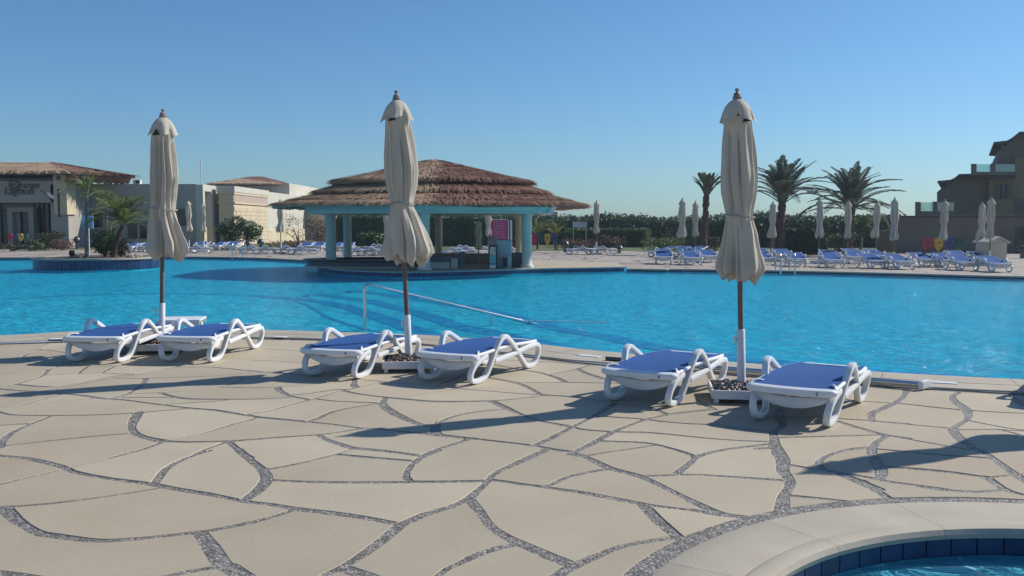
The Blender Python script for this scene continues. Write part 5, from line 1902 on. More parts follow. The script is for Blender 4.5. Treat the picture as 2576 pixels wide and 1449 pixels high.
# ================================================================== HOTEL ON THE RIGHT
YH = 60.0
oH = (P(2430, 600, YH).x, YH, 0.0)
hot = empty('hotel_block', oH, 0, 'dark stepped hotel block with glass balconies at the right edge', 'building')
def hp(x, y, Y=YH): p = P(x, y, Y); return Vector((p.x - oH[0], p.y - oH[1], p.z))
def hprism(name, pts, Y, depth, mt, parent=None):
    return ob(name, MB().prism([hp(x, y, Y) for x, y in pts], (depth * .48, depth, 0)), mt, parent or hot)
GB = 640
hprism('upper_wall', [(2357, 545), (2357, 484), (2372, 470), (2414, 441), (2443, 441), (2443, 436), (2508, 436), (2508, 384), (2525, 370), (2566, 334.5), (2760, 334.5), (2760, 545)], YH + .6, 10, M['wall_brown'])
hprism('facade_panel', [(2487, 545), (2487, 441), (2553, 436), (2553, 395), (2760, 395), (2760, 545)], YH + .3, .29, M['wall_ochre'])
hprism('roof_edge', [(2357.5, 458), (2359, 455), (2392, 452), (2403, 446), (2413, 437.5), (2443, 437), (2443, 440.5), (2415, 441.2), (2406, 449), (2394, 457), (2380, 459)], YH - .6, 11, M['roof_dark'])
hprism('roof_edge', [(2500, 360.5), (2500, 357), (2533, 353.5), (2545, 347), (2565, 331), (2760, 330), (2760, 334), (2567, 334.3), (2549, 350), (2536, 358), (2522, 361.5)], YH - .6, 11, M['roof_dark'])
hprism('eave_post', [(2380, 459.2), (2386, 458), (2386, 470), (2380, 475)], YH + .2, .3, M['wall_brown'])
hprism('eave_post', [(2519, 362), (2525, 360.5), (2525, 370), (2519, 376)], YH + .2, .3, M['wall_brown'])
def balcony(x0, x1, xm0, xm1, yt, ys, yb, Y):
    sl_ = hprism('balcony', [(x0, ys), (x1, ys), (x1, yb), (x0, yb)], Y, 1.6, M['wall_brown'])
    hprism('balcony_pier', [(x0, yt), (xm0, yt), (xm0, ys - .1), (x0, ys - .1)], Y, 1.6, M['wall_brown'], sl_)
    hprism('balcony_pier', [(xm1, yt - 1), (xm1 + 12, yt - 1), (xm1 + 12, ys - .1), (xm1, ys - .1)], Y, 1.6, M['wall_brown'], sl_)
    hprism('pane', [(xm0 + .4, yt + 1), (xm1 - .4, yt + 1), (xm1 - .4, ys - .2), (xm0 + .4, ys - .2)], Y + .1, .03, M['glass'], sl_)
    hprism('pane', [(xm1 + 12.4, yt + 1), (x1, yt + 1), (x1, ys - .2), (xm1 + 12.4, ys - .2)], Y + .1, .03, M['glass'], sl_)
balcony(2302, 2400, 2315, 2346, 508, 531, 545, YH - 1.2)
balcony(2443, 2553, 2457, 2493, 412, 432, 440, YH - 1.2)
hprism('balcony_soffit', [(2435, 440.3), (2555, 440.3), (2555, 447), (2435, 446)], YH - 1.0, 1.6, M['roof_dark'])
w_ = hprism('window', [(2508, 465), (2545, 463), (2545, 500), (2508, 500)], YH + .22, .1, M['glass_dark'])
for x in (2519, 2532):
    hprism('glazing_bar', [(x, 464.5), (x + 1.6, 464.5), (x + 1.6, 500), (x, 500)], YH + .15, .05, M['dark_wood'], w_)
hprism('window', [(2556, 500), (2590, 500), (2590, 545), (2556, 545)], YH + .22, .1, M['glass_dark'])
# ground floor comes forward
YG = 47.5
oG = (P(2420, 600, YG).x, YG, 0.0)
gw = empty('terrace_wall', oG, 0, 'long dark brown terrace wall below the hotel balconies', 'wall')
front_box(gw, 'wall', 2262, 2800, 546, 640, YG, .5, M['wall_brown'], oG, ground=True)
front_box(gw, 'wall_cap', 2260, 2800, 542.5, 546.2, YG - .12, .8, M['roof_dark'], oG)
front_box(gw, 'low_wall', 2212, 2264, 580, 640, YG + 1.2, .5, M['wall_brown'], oG, ground=True)
front_box(gw, 'doorway', 2555, 2585, 570, 640, YG - .02, .1, M['glass_dark'], oG, ground=True)
# small white hut
hx0, hx1 = G(2487, 672), G(2533, 672)
YK = 33.5
ho = P(2510, 660, YK)
hut = empty('pump_hut', (ho.x, YK, 0), 0, 'small off-white hut with a gabled roof in front of the terrace wall', 'hut')
hw = (2532 - 2488) / FPX * YK
hz = P(2510, 612, YK).z
ob('body', MB().rbox((0, .5, hz / 2), (hw, 1.0, hz), .01), M['cream'], hut)
ov = hw / 2 + .08
ob('roof', MB().prism([Vector((-ov, -.1, hz + .002)), Vector((0, -.1, hz + .20)), Vector((ov, -.1, hz + .002)), Vector((ov, -.1, hz + .05)), Vector((0, -.1, hz + .25)), Vector((-ov, -.1, hz + .05))], (0, 1.2, 0)), M['wall_white'], hut)
ob('gable', MB().prism([Vector((-hw / 2, .01, hz)), Vector((hw / 2, .01, hz)), Vector((0, .01, hz + .2))], (0, .98, 0)), M['cream'], hut)

# ================================================================== VEGETATION
def leaf_mesh(name, pts, size, mt, seed, aspect=.55, up=0.25, dirs=None):
    rng = np.random.RandomState(seed)
    pts = np.asarray(pts, float)
    n = len(pts)
    a = rng.normal(0, 1, (n, 3)) if dirs is None else dirs + rng.normal(0, .35, (n, 3))
    a /= np.linalg.norm(a, axis=1)[:, None]
    r_ = rng.normal(0, 1, (n, 3)) + np.array((0, 0, up))
    b = np.cross(a, r_)
    b /= np.maximum(np.linalg.norm(b, axis=1), 1e-6)[:, None]
    s = size * rng.uniform(.55, 1.25, n)
    A, B = a * s[:, None], b * (s * aspect)[:, None]
    V = np.stack([pts - A * .5, pts + B * .5 - A * .05, pts + A * .5, pts - B * .5 - A * .05], 1).reshape(-1, 3)
    return np_mesh(name, V, np.arange(n * 4).reshape(-1, 4), mt)

def clump_pts(rng, n, c, r, shell=.55):
    d = rng.normal(0, 1, (n, 3))
    d /= np.linalg.norm(d, axis=1)[:, None]
    q = rng.uniform(shell, 1.0, n) ** .6
    return np.array(c) + d * np.array(r) * q[:, None]

def bush(name, label, cat, x, y, rx, ry, rz, mt, seed, n=900, leaf=.16, z0=0.0, clumps=9, trunk=None, group=None, mt2=None, bark='bark_grey', flat_top=False):
    """uneven crown of leaf clumps with stems"""
    rng = np.random.RandomState(seed)
    root = empty(name, (x, y, z0), 0, label, cat, group)
    th = trunk or 0.0
    pts, cs = [], []
    for k in range(clumps):
        a = rng.uniform(0, 6.28)
        u = rng.uniform(.15, .78)
        zz = rng.uniform(.18, .85)
        c = (rx * u * math.cos(a), ry * u * math.sin(a), th + 2 * rz * zz)
        f = rng.uniform(.32, .55)
        cs.append(c)
        pts.append(clump_pts(rng, n // clumps, c, (rx * f, ry * f, rz * f * 1.1)))
    pts = np.concatenate(pts)
    pts[:, 2] = np.maximum(pts[:, 2], .04)
    if flat_top:
        pts[:, 2] = np.minimum(pts[:, 2], th + 2 * rz * .9 + rng.uniform(-.05, .05, len(pts)))
    ob('crown' if trunk else 'foliage', leaf_mesh('foliage', pts, leaf, M[mt], seed + 1), None, root)
    if mt2:
        sub = pts[rng.rand(len(pts)) < .5] + rng.normal(0, .08, (1, 3))
        ob('flowers', leaf_mesh('flowers', sub + np.array((0, 0, .03)), leaf * .9, M[mt2], seed + 2), None, root)
    b = MB()
    if trunk:
        b.tube([(0, 0, -.05), (.03, 0, th * .6), (0, .02, th + rz * .4)], [.09, .07, .05], 7)
    for c in cs[:7]:
        b.tube([(0, 0, th * .8), (c[0] * .4, c[1] * .4, th + (c[2] - th) * .55), c], [.035, .022, .008], 5)
    ob('trunk' if trunk else 'stem', b, M[bark], root)
    return root

def hedge(name, label, x0, x1, y, depth, h, mt, seed, n, leaf=.17, bumpy=.15, ya=None, cat='hedge', amp=0.0):
    rng = np.random.RandomState(seed)
    yb = y if ya is None else ya
    root = empty(name, ((x0 + x1) / 2, (y + yb) / 2, 0), 0, label, cat)
    L = x1 - x0
    u = rng.uniform(0, 1, n)
    side = rng.rand(n)
    prof = lambda q: h * (1 + amp * (np.sin(q * L * .9 + seed) * .5 + np.sin(q * L * 2.3 + 1.3 * seed) * .35 + np.sin(q * L * .37) * .4))
    hh = prof(u)
    zz = np.where(side < .45, hh + rng.normal(0, bumpy * .5, n), rng.uniform(0.05, 1, n) * hh)
    dd = np.where(side < .45, rng.uniform(0, depth, n), np.where(side < .92, rng.normal(0, bumpy, n), depth + rng.normal(0, bumpy, n)))
    P_ = np.stack([(u - .5) * L + rng.normal(0, .03, n), (u - .5) * (yb - y) + dd, zz], 1)
    ob('foliage', leaf_mesh('foliage', P_, leaf, M[mt], seed + 1), None, root)
    # woody mass inside
    V, F = [], []
    k = max(8, int(L / .8))
    for i in range(k + 1):
        q = i / k
        zt = float(prof(np.array([q]))[0]) * .93
        xx, yy = (q - .5) * L, (q - .5) * (yb - y)
        V += [(xx, yy + .10, 0), (xx, yy + .12, zt), (xx, yy + depth - .1, zt), (xx, yy + depth - .1, 0)]
    for i in range(k):
        for j in range(3):
            F.append((4 * i + j, 4 * i + j + 1, 4 * i + 5 + j, 4 * i + 4 + j))
    F += [(0, 1, 2, 3), (4 * k, 4 * k + 1, 4 * k + 2, 4 * k + 3)]
    ob('inner_growth', MB().add(V, F), M[mt], root)
    return root

def X(xd, Y): return (xd - CX) / FPX * Y
hedge('hedge', 'long dark hedge seen between the columns of the bar', X(845, 63), X(1322, 63), 63, 2.5, 1.98, 'leaf_dark', 101, 9000, amp=.05, ya=61)
hedge('hedge', 'clipped green hedge right of the bar, behind the red flowers', X(1425, 59), X(1637, 59), 59, 1.6, 1.13, 'leaf_mid', 102, 6500, .13, .06)
hedge('hedge', 'tall loose dark hedge behind the clipped hedge', X(1330, 66), X(1745, 64), 66, 3, 1.78, 'leaf_dark', 103, 9000, .22, .25, ya=64, amp=.09)
hedge('hedge', 'dark hedge behind the date palms on the right', X(1740, 58), X(2290, 58), 58, 3, 1.80, 'leaf_dark', 104, 12000, .2, .22, amp=.10)
hedge('hedge', 'clipped brownish hedge below the tall date palm', X(1955, 45), X(2082, 45), 45, 1.3, 1.18, 'leaf_olive', 105, 3500, .12, .05)
gS = 'shrubs in the garden beds'
bush('shrub_tree', 'dense dark green shrub in front of the sandstone wall, left one', 'shrub', X(572, 57), 57, .85, .8, .72, 'leaf_dark', 11, 2200, .15, clumps=14, trunk=.25, group=gS)
bush('shrub_tree', 'dense green shrub with bare trunk in front of the sandstone wall, right one', 'shrub', X(625, 56), 56, .95, .8, .72, 'leaf_mid', 12, 2200, .15, clumps=13, trunk=.35, group=gS)
bush('bougainvillea', 'thin bare reddish bougainvillea left of the bar', 'shrub', X(752, 55), 55, 1.35, 1.0, .85, 'leaf_dry', 13, 500, .10, clumps=22, trunk=.2, group=gS)
bush('dry_shrub', 'dense dry pinkish shrub behind the left bar column', 'shrub', X(806, 56), 56, .95, .8, .95, 'leaf_dry', 14, 1500, .11, clumps=16, group=gS)
bush('dry_ground_shrub', 'low dry pinkish ground shrub behind the left bank loungers', 'shrub', X(735, 54), 54, 1.7, .7, .28, 'leaf_dry', 15, 1300, .11, clumps=16, group=gS)
bush('bougainvillea', 'crimson flowering bougainvillea in front of the clipped hedge', 'shrub', X(1531, 53), 53, .75, .6, .40, 'leaf_olive', 16, 700, .11, clumps=12, mt2='leaf_red', group=gS)
bush('bougainvillea', 'small red flowering shrub behind the right rear bar column', 'shrub', X(1292, 54), 54, .5, .4, .35, 'leaf_olive', 17, 400, .11, clumps=8, mt2='leaf_red', group=gS)
bush('dry_shrub', 'grey dry brush beside the coloured bins right of the bar', 'shrub', X(1442, 53), 53, .8, .5, .34, 'leaf_dry', 18, 700, .10, clumps=12, group=gS)
bush('dry_shrub', 'grey dry brush left of the crimson bougainvillea', 'shrub', X(1490, 54), 54, .6, .5, .28, 'leaf_dry', 19, 500, .10, clumps=10, group=gS)
bush('green_shrub', 'spreading bright green shrub behind the right bank parasols', 'shrub', X(1672, 50), 50, 1.35, .8, .36, 'leaf_lime', 20, 2000, .12, clumps=18, group=gS)
bush('green_shrub', 'taller wispy green shrub rising from the bright green shrub', 'shrub', X(1682, 52), 52, .45, .4, .55, 'leaf_olive', 21, 600, .11, clumps=9, group=gS)
bush('green_shrub', 'lime green shrub at the end of the clipped hedge', 'shrub', X(1628, 58.2), 58.2, .32, .5, .55, 'leaf_lime', 22, 500, .12, clumps=8, group=gS)
bush('dark_shrub', 'dark round shrub at the foot of the pruned palm', 'shrub', X(1775, 48), 48, .85, .7, .45, 'leaf_olive', 23, 1300, .12, clumps=12, group=gS)
bush('dark_shrub', 'dark shrub behind the second date palm', 'shrub', X(2110, 48), 48, .9, .7, .55, 'leaf_dark', 24, 1300, .13, clumps=12, group=gS)
bush('lime_tree', 'light green tree beside the terrace wall', 'tree', X(2165, 53), 53, .6, .6, .6, 'leaf_lime', 25, 1100, .14, clumps=10, trunk=.8)
bush('dark_shrub', 'dark shrub left of the low terrace wall', 'shrub', X(2235, 49.6), 49.6, .7, .6, .6, 'leaf_dark', 26, 1200, .13, clumps=10, group=gS)
bush('dark_shrub', 'broad dark shrub in front of the restaurant entrance', 'shrub', X(122, 53), 53, 1.0, .8, .52, 'leaf_olive', 27, 1800, .13, clumps=14, group=gS)
bush('green_shrub', 'bright green shrub beside the bins at the far left', 'shrub', X(88, 51), 51, .55, .5, .32, 'leaf_lime', 28, 800, .11, clumps=9, group=gS)
bush('dry_shrub', 'reddish dry shrub left of the thin island palm', 'shrub', X(158, 52), 52, .75, .6, .38, 'leaf_dry', 29, 800, .11, clumps=10, group=gS)
bush('low_shrub', 'low grey-green planting at the far left edge', 'shrub', X(30, 50.5), 50.5, 1.3, .6, .2, 'leaf_olive', 30, 700, .11, clumps=12, group=gS)
bush('green_shrub', 'dark shrub behind the left bank loungers', 'shrub', X(375, 55), 55, 1.3, .8, .3, 'leaf_mid', 31, 900, .12, clumps=12, group=gS)
bush('small_palm_shrub', 'leafy green shrub in front of the dark hedge, seen through the bar', 'shrub', X(935, 58), 58, 1.2, .7, .55, 'leaf_mid', 32, 1100, .2, clumps=12, group=gS)

def frond_mesh(seed, L, n, leafl, width, arch, droop, mt, vee=.5, sweep=.7, t0=.14, rach=.03):
    rng = np.random.RandomState(seed)
    V, F = [], []
    # rachis
    ts = np.linspace(0, 1, 12)
    def pt(t): return np.array((L * (t - .12 * arch * t * t), 0, L * (arch * .55 * t - (arch * .55 + droop) * t ** 2.2)))
    path = [pt(t) for t in ts]
    mb = MB().tube(path, list(np.linspace(rach, .006, 12)), 5)
    V = [list(v) for v in mb.v]
    F = [list(f) for f in mb.f if len(f) == 4]
    for i in range(n):
        t = t0 + (1 - t0) * (i + rng.rand() * .6) / n
        p = pt(t)
        tg = pt(min(1, t + .02)) - pt(max(0, t - .02))
        tg /= np.linalg.norm(tg)
        ll = leafl * (math.sin(math.pi * min(1, .12 + t * .86)) ** .6) * rng.uniform(.8, 1.1)
        for sd in (-1, 1):
            d = tg * rng.uniform(.8, 1.2) * sweep + np.array((0, sd * 1.0, vee * rng.uniform(.3, 1.0)))
            d /= np.linalg.norm(d)
            w = np.cross(d, (0, 0, 1))
            w /= np.linalg.norm(w)
            e = p + d * ll - np.array((0, 0, ll * .18))
            m_ = p + d * ll * .45
            k = len(V)
            V += [list(p), list(m_ + w * width * .5), list(e), list(m_ - w * width * .5)]
            F.append([k, k + 1, k + 2, k + 3])
    return np_mesh('frond', V, np.array(F), M[mt])

FR_D = [frond_mesh(200 + i, 2.5, 46, .45, .06, a, d_, 'palm_leaf', .35, 1.1) for i, (a, d_) in enumerate(((.5, .20), (.6, .32), (.35, .12), (.7, .5)))]
FR_S = [frond_mesh(220 + i, 1.45, 24, .34, .045, a, d_, 'palm_lime') for i, (a, d_) in enumerate(((.5, .35), (.8, .6), (.3, .2)))]
FR_P = [frond_mesh(230 + i, 1.05, 20, .24, .06, .25, .10, 'palm_leaf', .3, 1.2, .45, .06) for i in range(2)]

def palm(label, x, y, h, fr, n, seed, r0=.2, sc=1.0, lo=-25, hi=85, lean=(0, 0), z0=0.0, barkmat='bark', boots=True, group=None, clus=.1):
    rng = random.Random(seed)
    root = empty('palm_tree', (x, y, z0), 0, label, 'palm tree', group)
    pts, rad = [], []
    k = 16
    for i in range(k + 1):
        t = i / k
        pts.append((lean[0] * t ** 1.5, lean[1] * t ** 1.5, h * t))
        rad.append(r0 * (1.15 - .35 * t + (.10 if i % 2 else 0) * (1 if boots else .2) + (.35 * max(0, t - .8) / .2 if boots else 0)))
    b = MB().tube(pts, rad, 10)
    if boots:
        for i in range(70):
            t = rng.uniform(.05, 1.0)
            a = rng.uniform(0, 6.28)
            r_ = r0 * (1.12 - .3 * t)
            cx_, cy_ = lean[0] * t ** 1.5 + r_ * math.cos(a), lean[1] * t ** 1.5 + r_ * math.sin(a)
            b.tube([(cx_, cy_, h * t - .08), (cx_ + .05 * math.cos(a), cy_ + .05 * math.sin(a), h * t + .05)], [.05, .02], 4)
    if boots:
        b.tube([(lean[0], lean[1], h - .1), (lean[0], lean[1], h + .22), (lean[0], lean[1], h + .5)], [r0 * 1.1, r0 * .9, r0 * .2], 10)
    ob('trunk', b, M[barkmat], root)
    top = Vector((lean[0], lean[1], h))
    for i in range(n):
        t = (i + .5) / n
        el = R(lo + (hi - lo) * (t ** .85))
        az = i * 2.39996 + rng.uniform(-.2, .2)
        o = ob('frond', rng.choice(fr), None, root)
        o.location = top + Vector((math.cos(az), math.sin(az), 0)) * clus * math.cos(el) + Vector((0, 0, .18 * math.sin(el)))
        o.rotation_euler = (rng.uniform(-.3, .3), -el, az)
        s = sc * rng.uniform(.85, 1.1) * (.85 + .15 * math.cos(el))
        o.scale = (s, s, s)
    return root
gT = 'date palms beyond the right bank'
p = P(1962, 510, 42)
palm('tall date palm with a full crown right of the nearest parasol', X(1962, 42), 42, p.z - .1, FR_D, 38, 1, .155, .95, 20, 90, (.05, 0), group=gT)
p = P(2140, 520, 44)
palm('date palm with drooping lower fronds, rightmost of the three date palms', X(2132, 44), 44, p.z - .15, FR_D, 44, 2, .17, .95, -4, 89, (.12, 0), group=gT)
p = P(1775, 490, 46)
palm('pruned date palm with short upright fronds, left of the nearest parasol', X(1770, 46), 46, p.z - .1, FR_P, 30, 3, .13, 1.1, 48, 88, (.10, 0), group=gT, clus=.16)
# young palms near the bins
palm('small arching palm above the coloured bins', X(1398, 52), 52, .75, FR_S, 9, 4, .06, .75, 20, 80, boots=False)
palm('small dry palm right of the right bar column', X(1352, 54), 54, .7, FR_S, 8, 5, .06, .8, 30, 85, boots=False)

# ================================================================== PLANTER ISLAND IN THE POOL
pc = (X(247, 33.3), 33.25)
PRX, PRY, PZ = 2.07, 2.05, .325
def el_(sx, n=72): return [(pc[0] + PRX * sx * math.cos(2 * math.pi * i / n), pc[1] + PRY * sx * math.sin(2 * math.pi * i / n)) for i in range(n)]
pl = struct('planter_island', MB().prism([Vector((a, b_, FLOOR_Z)) for a, b_ in el_(.985)], (0, 0, PZ - .06 - FLOOR_Z)), M['pool_step'])
NTP = 80
for i in range(NTP):
    a = 2 * math.pi * (i + .5) / NTP
    px, py = pc[0] + PRX * .99 * math.cos(a), pc[1] + PRY * .99 * math.sin(a)
    ob('wall_tile', MB().rbox((px, py, .095), (.150, .03, .34), .004, a + math.pi / 2), M['navy'], pl)
V, F = [], []
o_, i_ = el_(1.02), el_(.88)
n = len(o_)
for lp, z in ((o_, PZ - .06), (o_, PZ), (i_, PZ), (i_, PZ - .06)):
    V += [(a, b_, z) for a, b_ in lp]
for k in range(4):
    for j in range(n):
        F.append((k * n + j, k * n + (j + 1) % n, ((k + 1) % 4) * n + (j + 1) % n, ((k + 1) % 4) * n + j))
ob('planter_coping', MB().add(V, F), M['coping'], pl)
ob('planter_soil', flat('planter_soil', el_(.88), (), PZ - .02), M['soil'], pl)
palm('slender palm with a thin pale trunk on the planter island', X(218, 32.4), 32.4, P(222, 492, 32.4).z - PZ, FR_S, 15, 6, .055, .62, -10, 78, (.07, 0), PZ - .02, 'bark_grey', False)
palm('bushy green palm leaning over the planter island', X(285, 33.2), 33.2, P(312, 565, 33).z - PZ, FR_S, 30, 7, .09, .92, 0, 84, (.42, -.1), PZ - .02, 'bark', False)
palm('reddish thin palm behind the bushy palm on the island', X(268, 34.0), 34.0, P(270, 520, 34).z - PZ, FR_S, 9, 8, .04, .6, 0, 70, (.05, 0), PZ - .02, 'bark_grey', False)
bush('planter_shrub', 'dense dark green shrub at the foot of the island palms', 'shrub', X(262, 33.4), 33.4, .62, .6, .50, 'leaf_mid', 51, 1700, .10, PZ - .02, 14)
bush('planter_shrub', 'olive shrub on the right side of the planter island', 'shrub', X(305, 33.6), 33.6, .45, .5, .42, 'leaf_olive', 52, 900, .10, PZ - .02, 10)
rng = random.Random(12)
for i, (xd, yy, s) in enumerate(((190, 32.3, .10), (200, 32.2, .08), (207, 32.5, .11), (183, 32.6, .09), (330, 32.2, .09), (341, 32.5, .10), (352, 32.8, .08), (322, 32.4, .08))):
    bm = bmesh.new()
    bmesh.ops.create_icosphere(bm, subdivisions=2, radius=1)
    for v in bm.verts:
        k = 1 + .25 * mnoise.noise(v.co * 1.4 + Vector((i * 3.1, 0, 0)))
        v.co = Vector((v.co.x * s * 1.3 * k, v.co.y * s * k, v.co.z * s * .8 * k))
    me = bpy.data.meshes.new('rock')
    bm.to_mesh(me)
    bm.free()
    tag(ob('rock', me, M['rock'], None, (X(xd, yy), yy, PZ + s * .4)), ORD[i % 4] + (' pale rock from the left beside the island spotlight' if i < 4 else ' pale rock from the left on the right side of the planter island'), 'rock', 'rocks on the planter island')
sp = empty('garden_spotlight', (X(181, 31.9), 31.9, PZ), 0, 'small black spotlight on the planter island', 'spotlight')
ob('spike', MB().tube([(0, 0, -.04), (0, 0, .10)], .02, 6), M['black'], sp)
ob('lamp_head', MB().rbox((0, 0, .17), (.17, .13, .16), .03, .3, Matrix.Rotation(R(35), 4, 'X')), M['black'], sp)
# board on a post behind the palm
sb = empty('rules_board', (X(223, 34.8), 34.8, 0), 0, 'pale blue pool rules board behind the slender palm', 'sign')
w_, zc = 28.5 / FPX * 34.8, P(223, 559, 34.8).z
zt, zb = P(223, 543.5, 34.8).z, P(223, 575.5, 34.8).z
ob('board', MB().rbox((.0, 0, zc), (w_, .03, zt - zb), .006), M['sign_blue'], sb)
ob('post', MB().tube([(0, .05, -.3), (0, .05, zt - .05)], .03, 8), M['white_metal'], sb)
cx_ = .045
ob('symbol', MB().tube([(cx_ + .075 * math.cos(a), -.018, zc + .07 + .09 * math.sin(a)) for a in np.linspace(0, 6.28, 18)[:-1]], .011, 5, closed=True).tube([(cx_ - .03, -.018, zc + .11), (cx_ + .01, -.018, zc + .05), (cx_ + .04, -.018, zc + .04)], .012, 5), M['ink'], sb)
ob('caption', MB().box((cx_, -.0175, zc - .11), (.15, .004, .018)).box((cx_, -.0175, zc - .145), (.11, .004, .012)), M['ink'], sb)

# ================================================================== LOUNGERS AND PARASOLS ON THE FAR BANKS
rng = random.Random(77)
def place_group(items, deg, jit, lab, group, up=0):
    items = sorted(items)
    for i, it in enumerate(items):
        xd, yd = it[0], it[1]
        d_ = it[2] if len(it) > 2 else deg + rng.uniform(-jit, jit)
        p = G(xd, yd)
        a = R(d_)
        lounger(p.x - .75 * math.sin(a), p.y - .15 * math.cos(a), d_, ORD[i] + ' from the left of ' + lab, group, up)
place_group([(328, 633), (363, 633), (547, 630), (580, 630), (502, 629), (768, 631), (800, 631), (853, 632), (872, 632)], 5, 8, 'the rear row of loungers on the left bank', 'rear loungers of the left bank', 1)
place_group([(462, 637, 72), (500, 637, 72), (640, 638, 70), (674, 639, 72), (726, 639, 70), (762, 640.5, 72)], 72, 3, 'the front row of loungers on the left bank', 'front loungers of the left bank')
place_group([(903, 643, 68), (940, 643.5, 70), (953, 634, 60), (977, 643, 66)], 68, 3, 'the loungers seen through the left bays of the bar', 'loungers behind the left bays of the bar')
place_group([(1156, 647, 62), (1186, 647, 62), (1172, 638, 60), (1217, 641, 55), (1284, 641, 60)], 60, 3, 'the loungers seen through the right bays of the bar', 'loungers behind the right bays of the bar')
place_group([(1467, 640.5, 66), (1518, 640.5, 66)], 66, 3, 'the two loungers under the lone parasol right of the bar', 'loungers under the lone parasol')
place_group([(1676, 647, 55), (1727, 647, 10), (1757, 647, 40), (1921, 656), (1977, 658), (2100, 664), (2158, 656), (2163, 664), (2213, 660), (2424, 664), (2486, 668)], 6, 8, 'the rear row of loungers on the right bank', 'rear loungers of the right bank', 1)
place_group([(1676, 665), (1743, 667), (1786, 661), (1924, 668), (2012, 671), (2103, 674), (2208, 676), (2275, 678), (2336, 672), (2391, 673), (2437, 681), (2519, 685)], 4, 9, 'the front row of loungers on the right bank', 'front loungers of the right bank', 1)

FV = [make_parasol_meshes(60 + i, (.82, .72, .92)[i], ((.02, 0), (0, 0), (.03, .02))[i], 56, 40, twist=(.2, -.2, 0)[i]) for i in range(3)]
def far_parasol(i, xd, yt, yb, label, group, lean=0.0, base=True):
    p = G(xd, yb)
    hgt = P(xd, yt, p.y).z
    o = parasol(FV[i % 3], p, label, group, hgt / 2.75, (lean, 0), i * 1.7)
    o.scale = (hgt / 2.75 * 1.03,) * 2 + (hgt / 2.75,)
    ob('sleeve', SLEEVE, None, o)
    ob('foot_plate', FOOT, None, o)
SLEEVE = MB().lathe([(.036, 0.05), (.036, .60)], 10).mesh('sleeve', 40)
SLEEVE.materials.append(M['white_metal'])
FOOT = MB().rbox((0, 0, .045), (.5, .5, .09), .01).mesh('foot_plate')
FOOT.materials.append(M['white_metal'])
gL = 'folded parasols on the left bank'
far_parasol(0, 476, 502, 633, 'folded parasol against the white wing, just right of the left near parasol', gL)
far_parasol(1, 513, 507, 633, 'folded parasol in front of the white portal', gL)
far_parasol(2, 707, 500, 638, 'folded parasol left of the thatched bar roof', gL)
far_parasol(0, 972, 514, 642, 'folded parasol half hidden behind the middle near parasol', gL)
gR = 'folded parasols on the right bank'
far_parasol(0, 1228, 512, 645, 'pale folded parasol behind the bar in front of the magenta board', gR)
far_parasol(1, 1500, 503, 639, 'lone folded parasol right of the thatched bar', gR)
data = [(1716, 497, 661), (1748, 504, 652), (1941, 505, 657), (2060, 497, 662), (2131, 503, 660), (2202, 505, 658), (2248, 495, 673), (2372, 500, 668), (2465, 507, 665), (2489, 494, 669)]
for i, (a, b_, c_) in enumerate(data):
    far_parasol(i + (0 if i != 0 else 2), a, b_, c_, ORD[i] + ' from the left of the folded parasols in the right bank row', gR, (i % 3 - 1) * .008)
# brown parasol standing inside the bar
p = G(1204, 677, IS_Z)
def brown(me):
    c_ = me.copy()
    c_.materials.clear()
    c_.materials.append(M['canvas_brown'])
    return c_
bp_ = parasol([(n_, brown(m_) if n_ in ('canopy', 'cap') else m_) for n_, m_ in FV[1] if n_ in ('canopy', 'cap', 'pole', 'tie_cord')], p, 'short folded parasol standing inside the bar', gR, .60, (0, 0), 1.0)
bp_.scale = (.78, .78, P(1204, 560, p.y).z / 2.68)

# ================================================================== BINS, LAMPS, BOARDS, LADDERS
def bin_mesh(mt, s=1.0):
    w, d_, h = .17 * s, .14 * s, .42 * s
    V = [(-w, -d_, .30 * s), (w, -d_, .30 * s), (w, d_, .30 * s), (-w, d_, .30 * s), (-w * 1.15, -d_ * 1.1, .30 * s + h), (w * 1.15, -d_ * 1.1, .30 * s + h), (w * 1.15, d_ * 1.1, .30 * s + h), (-w * 1.15, d_ * 1.1, .30 * s + h),
         (0, 0, 0), (-w * .9, -d_ * .8, .38 * s + h), (w * .9, -d_ * .8, .38 * s + h), (w * .9, d_ * .8, .38 * s + h), (-w * .9, d_ * .8, .38 * s + h)]
    F = [(0, 1, 5, 4), (1, 2, 6, 5), (2, 3, 7, 6), (3, 0, 4, 7), (8, 1, 0), (8, 2, 1), (8, 3, 2), (8, 0, 3), (4, 5, 10, 9), (5, 6, 11, 10), (6, 7, 12, 11), (7, 4, 9, 12), (9, 10, 11, 12)]
    return MB().add(V, F)
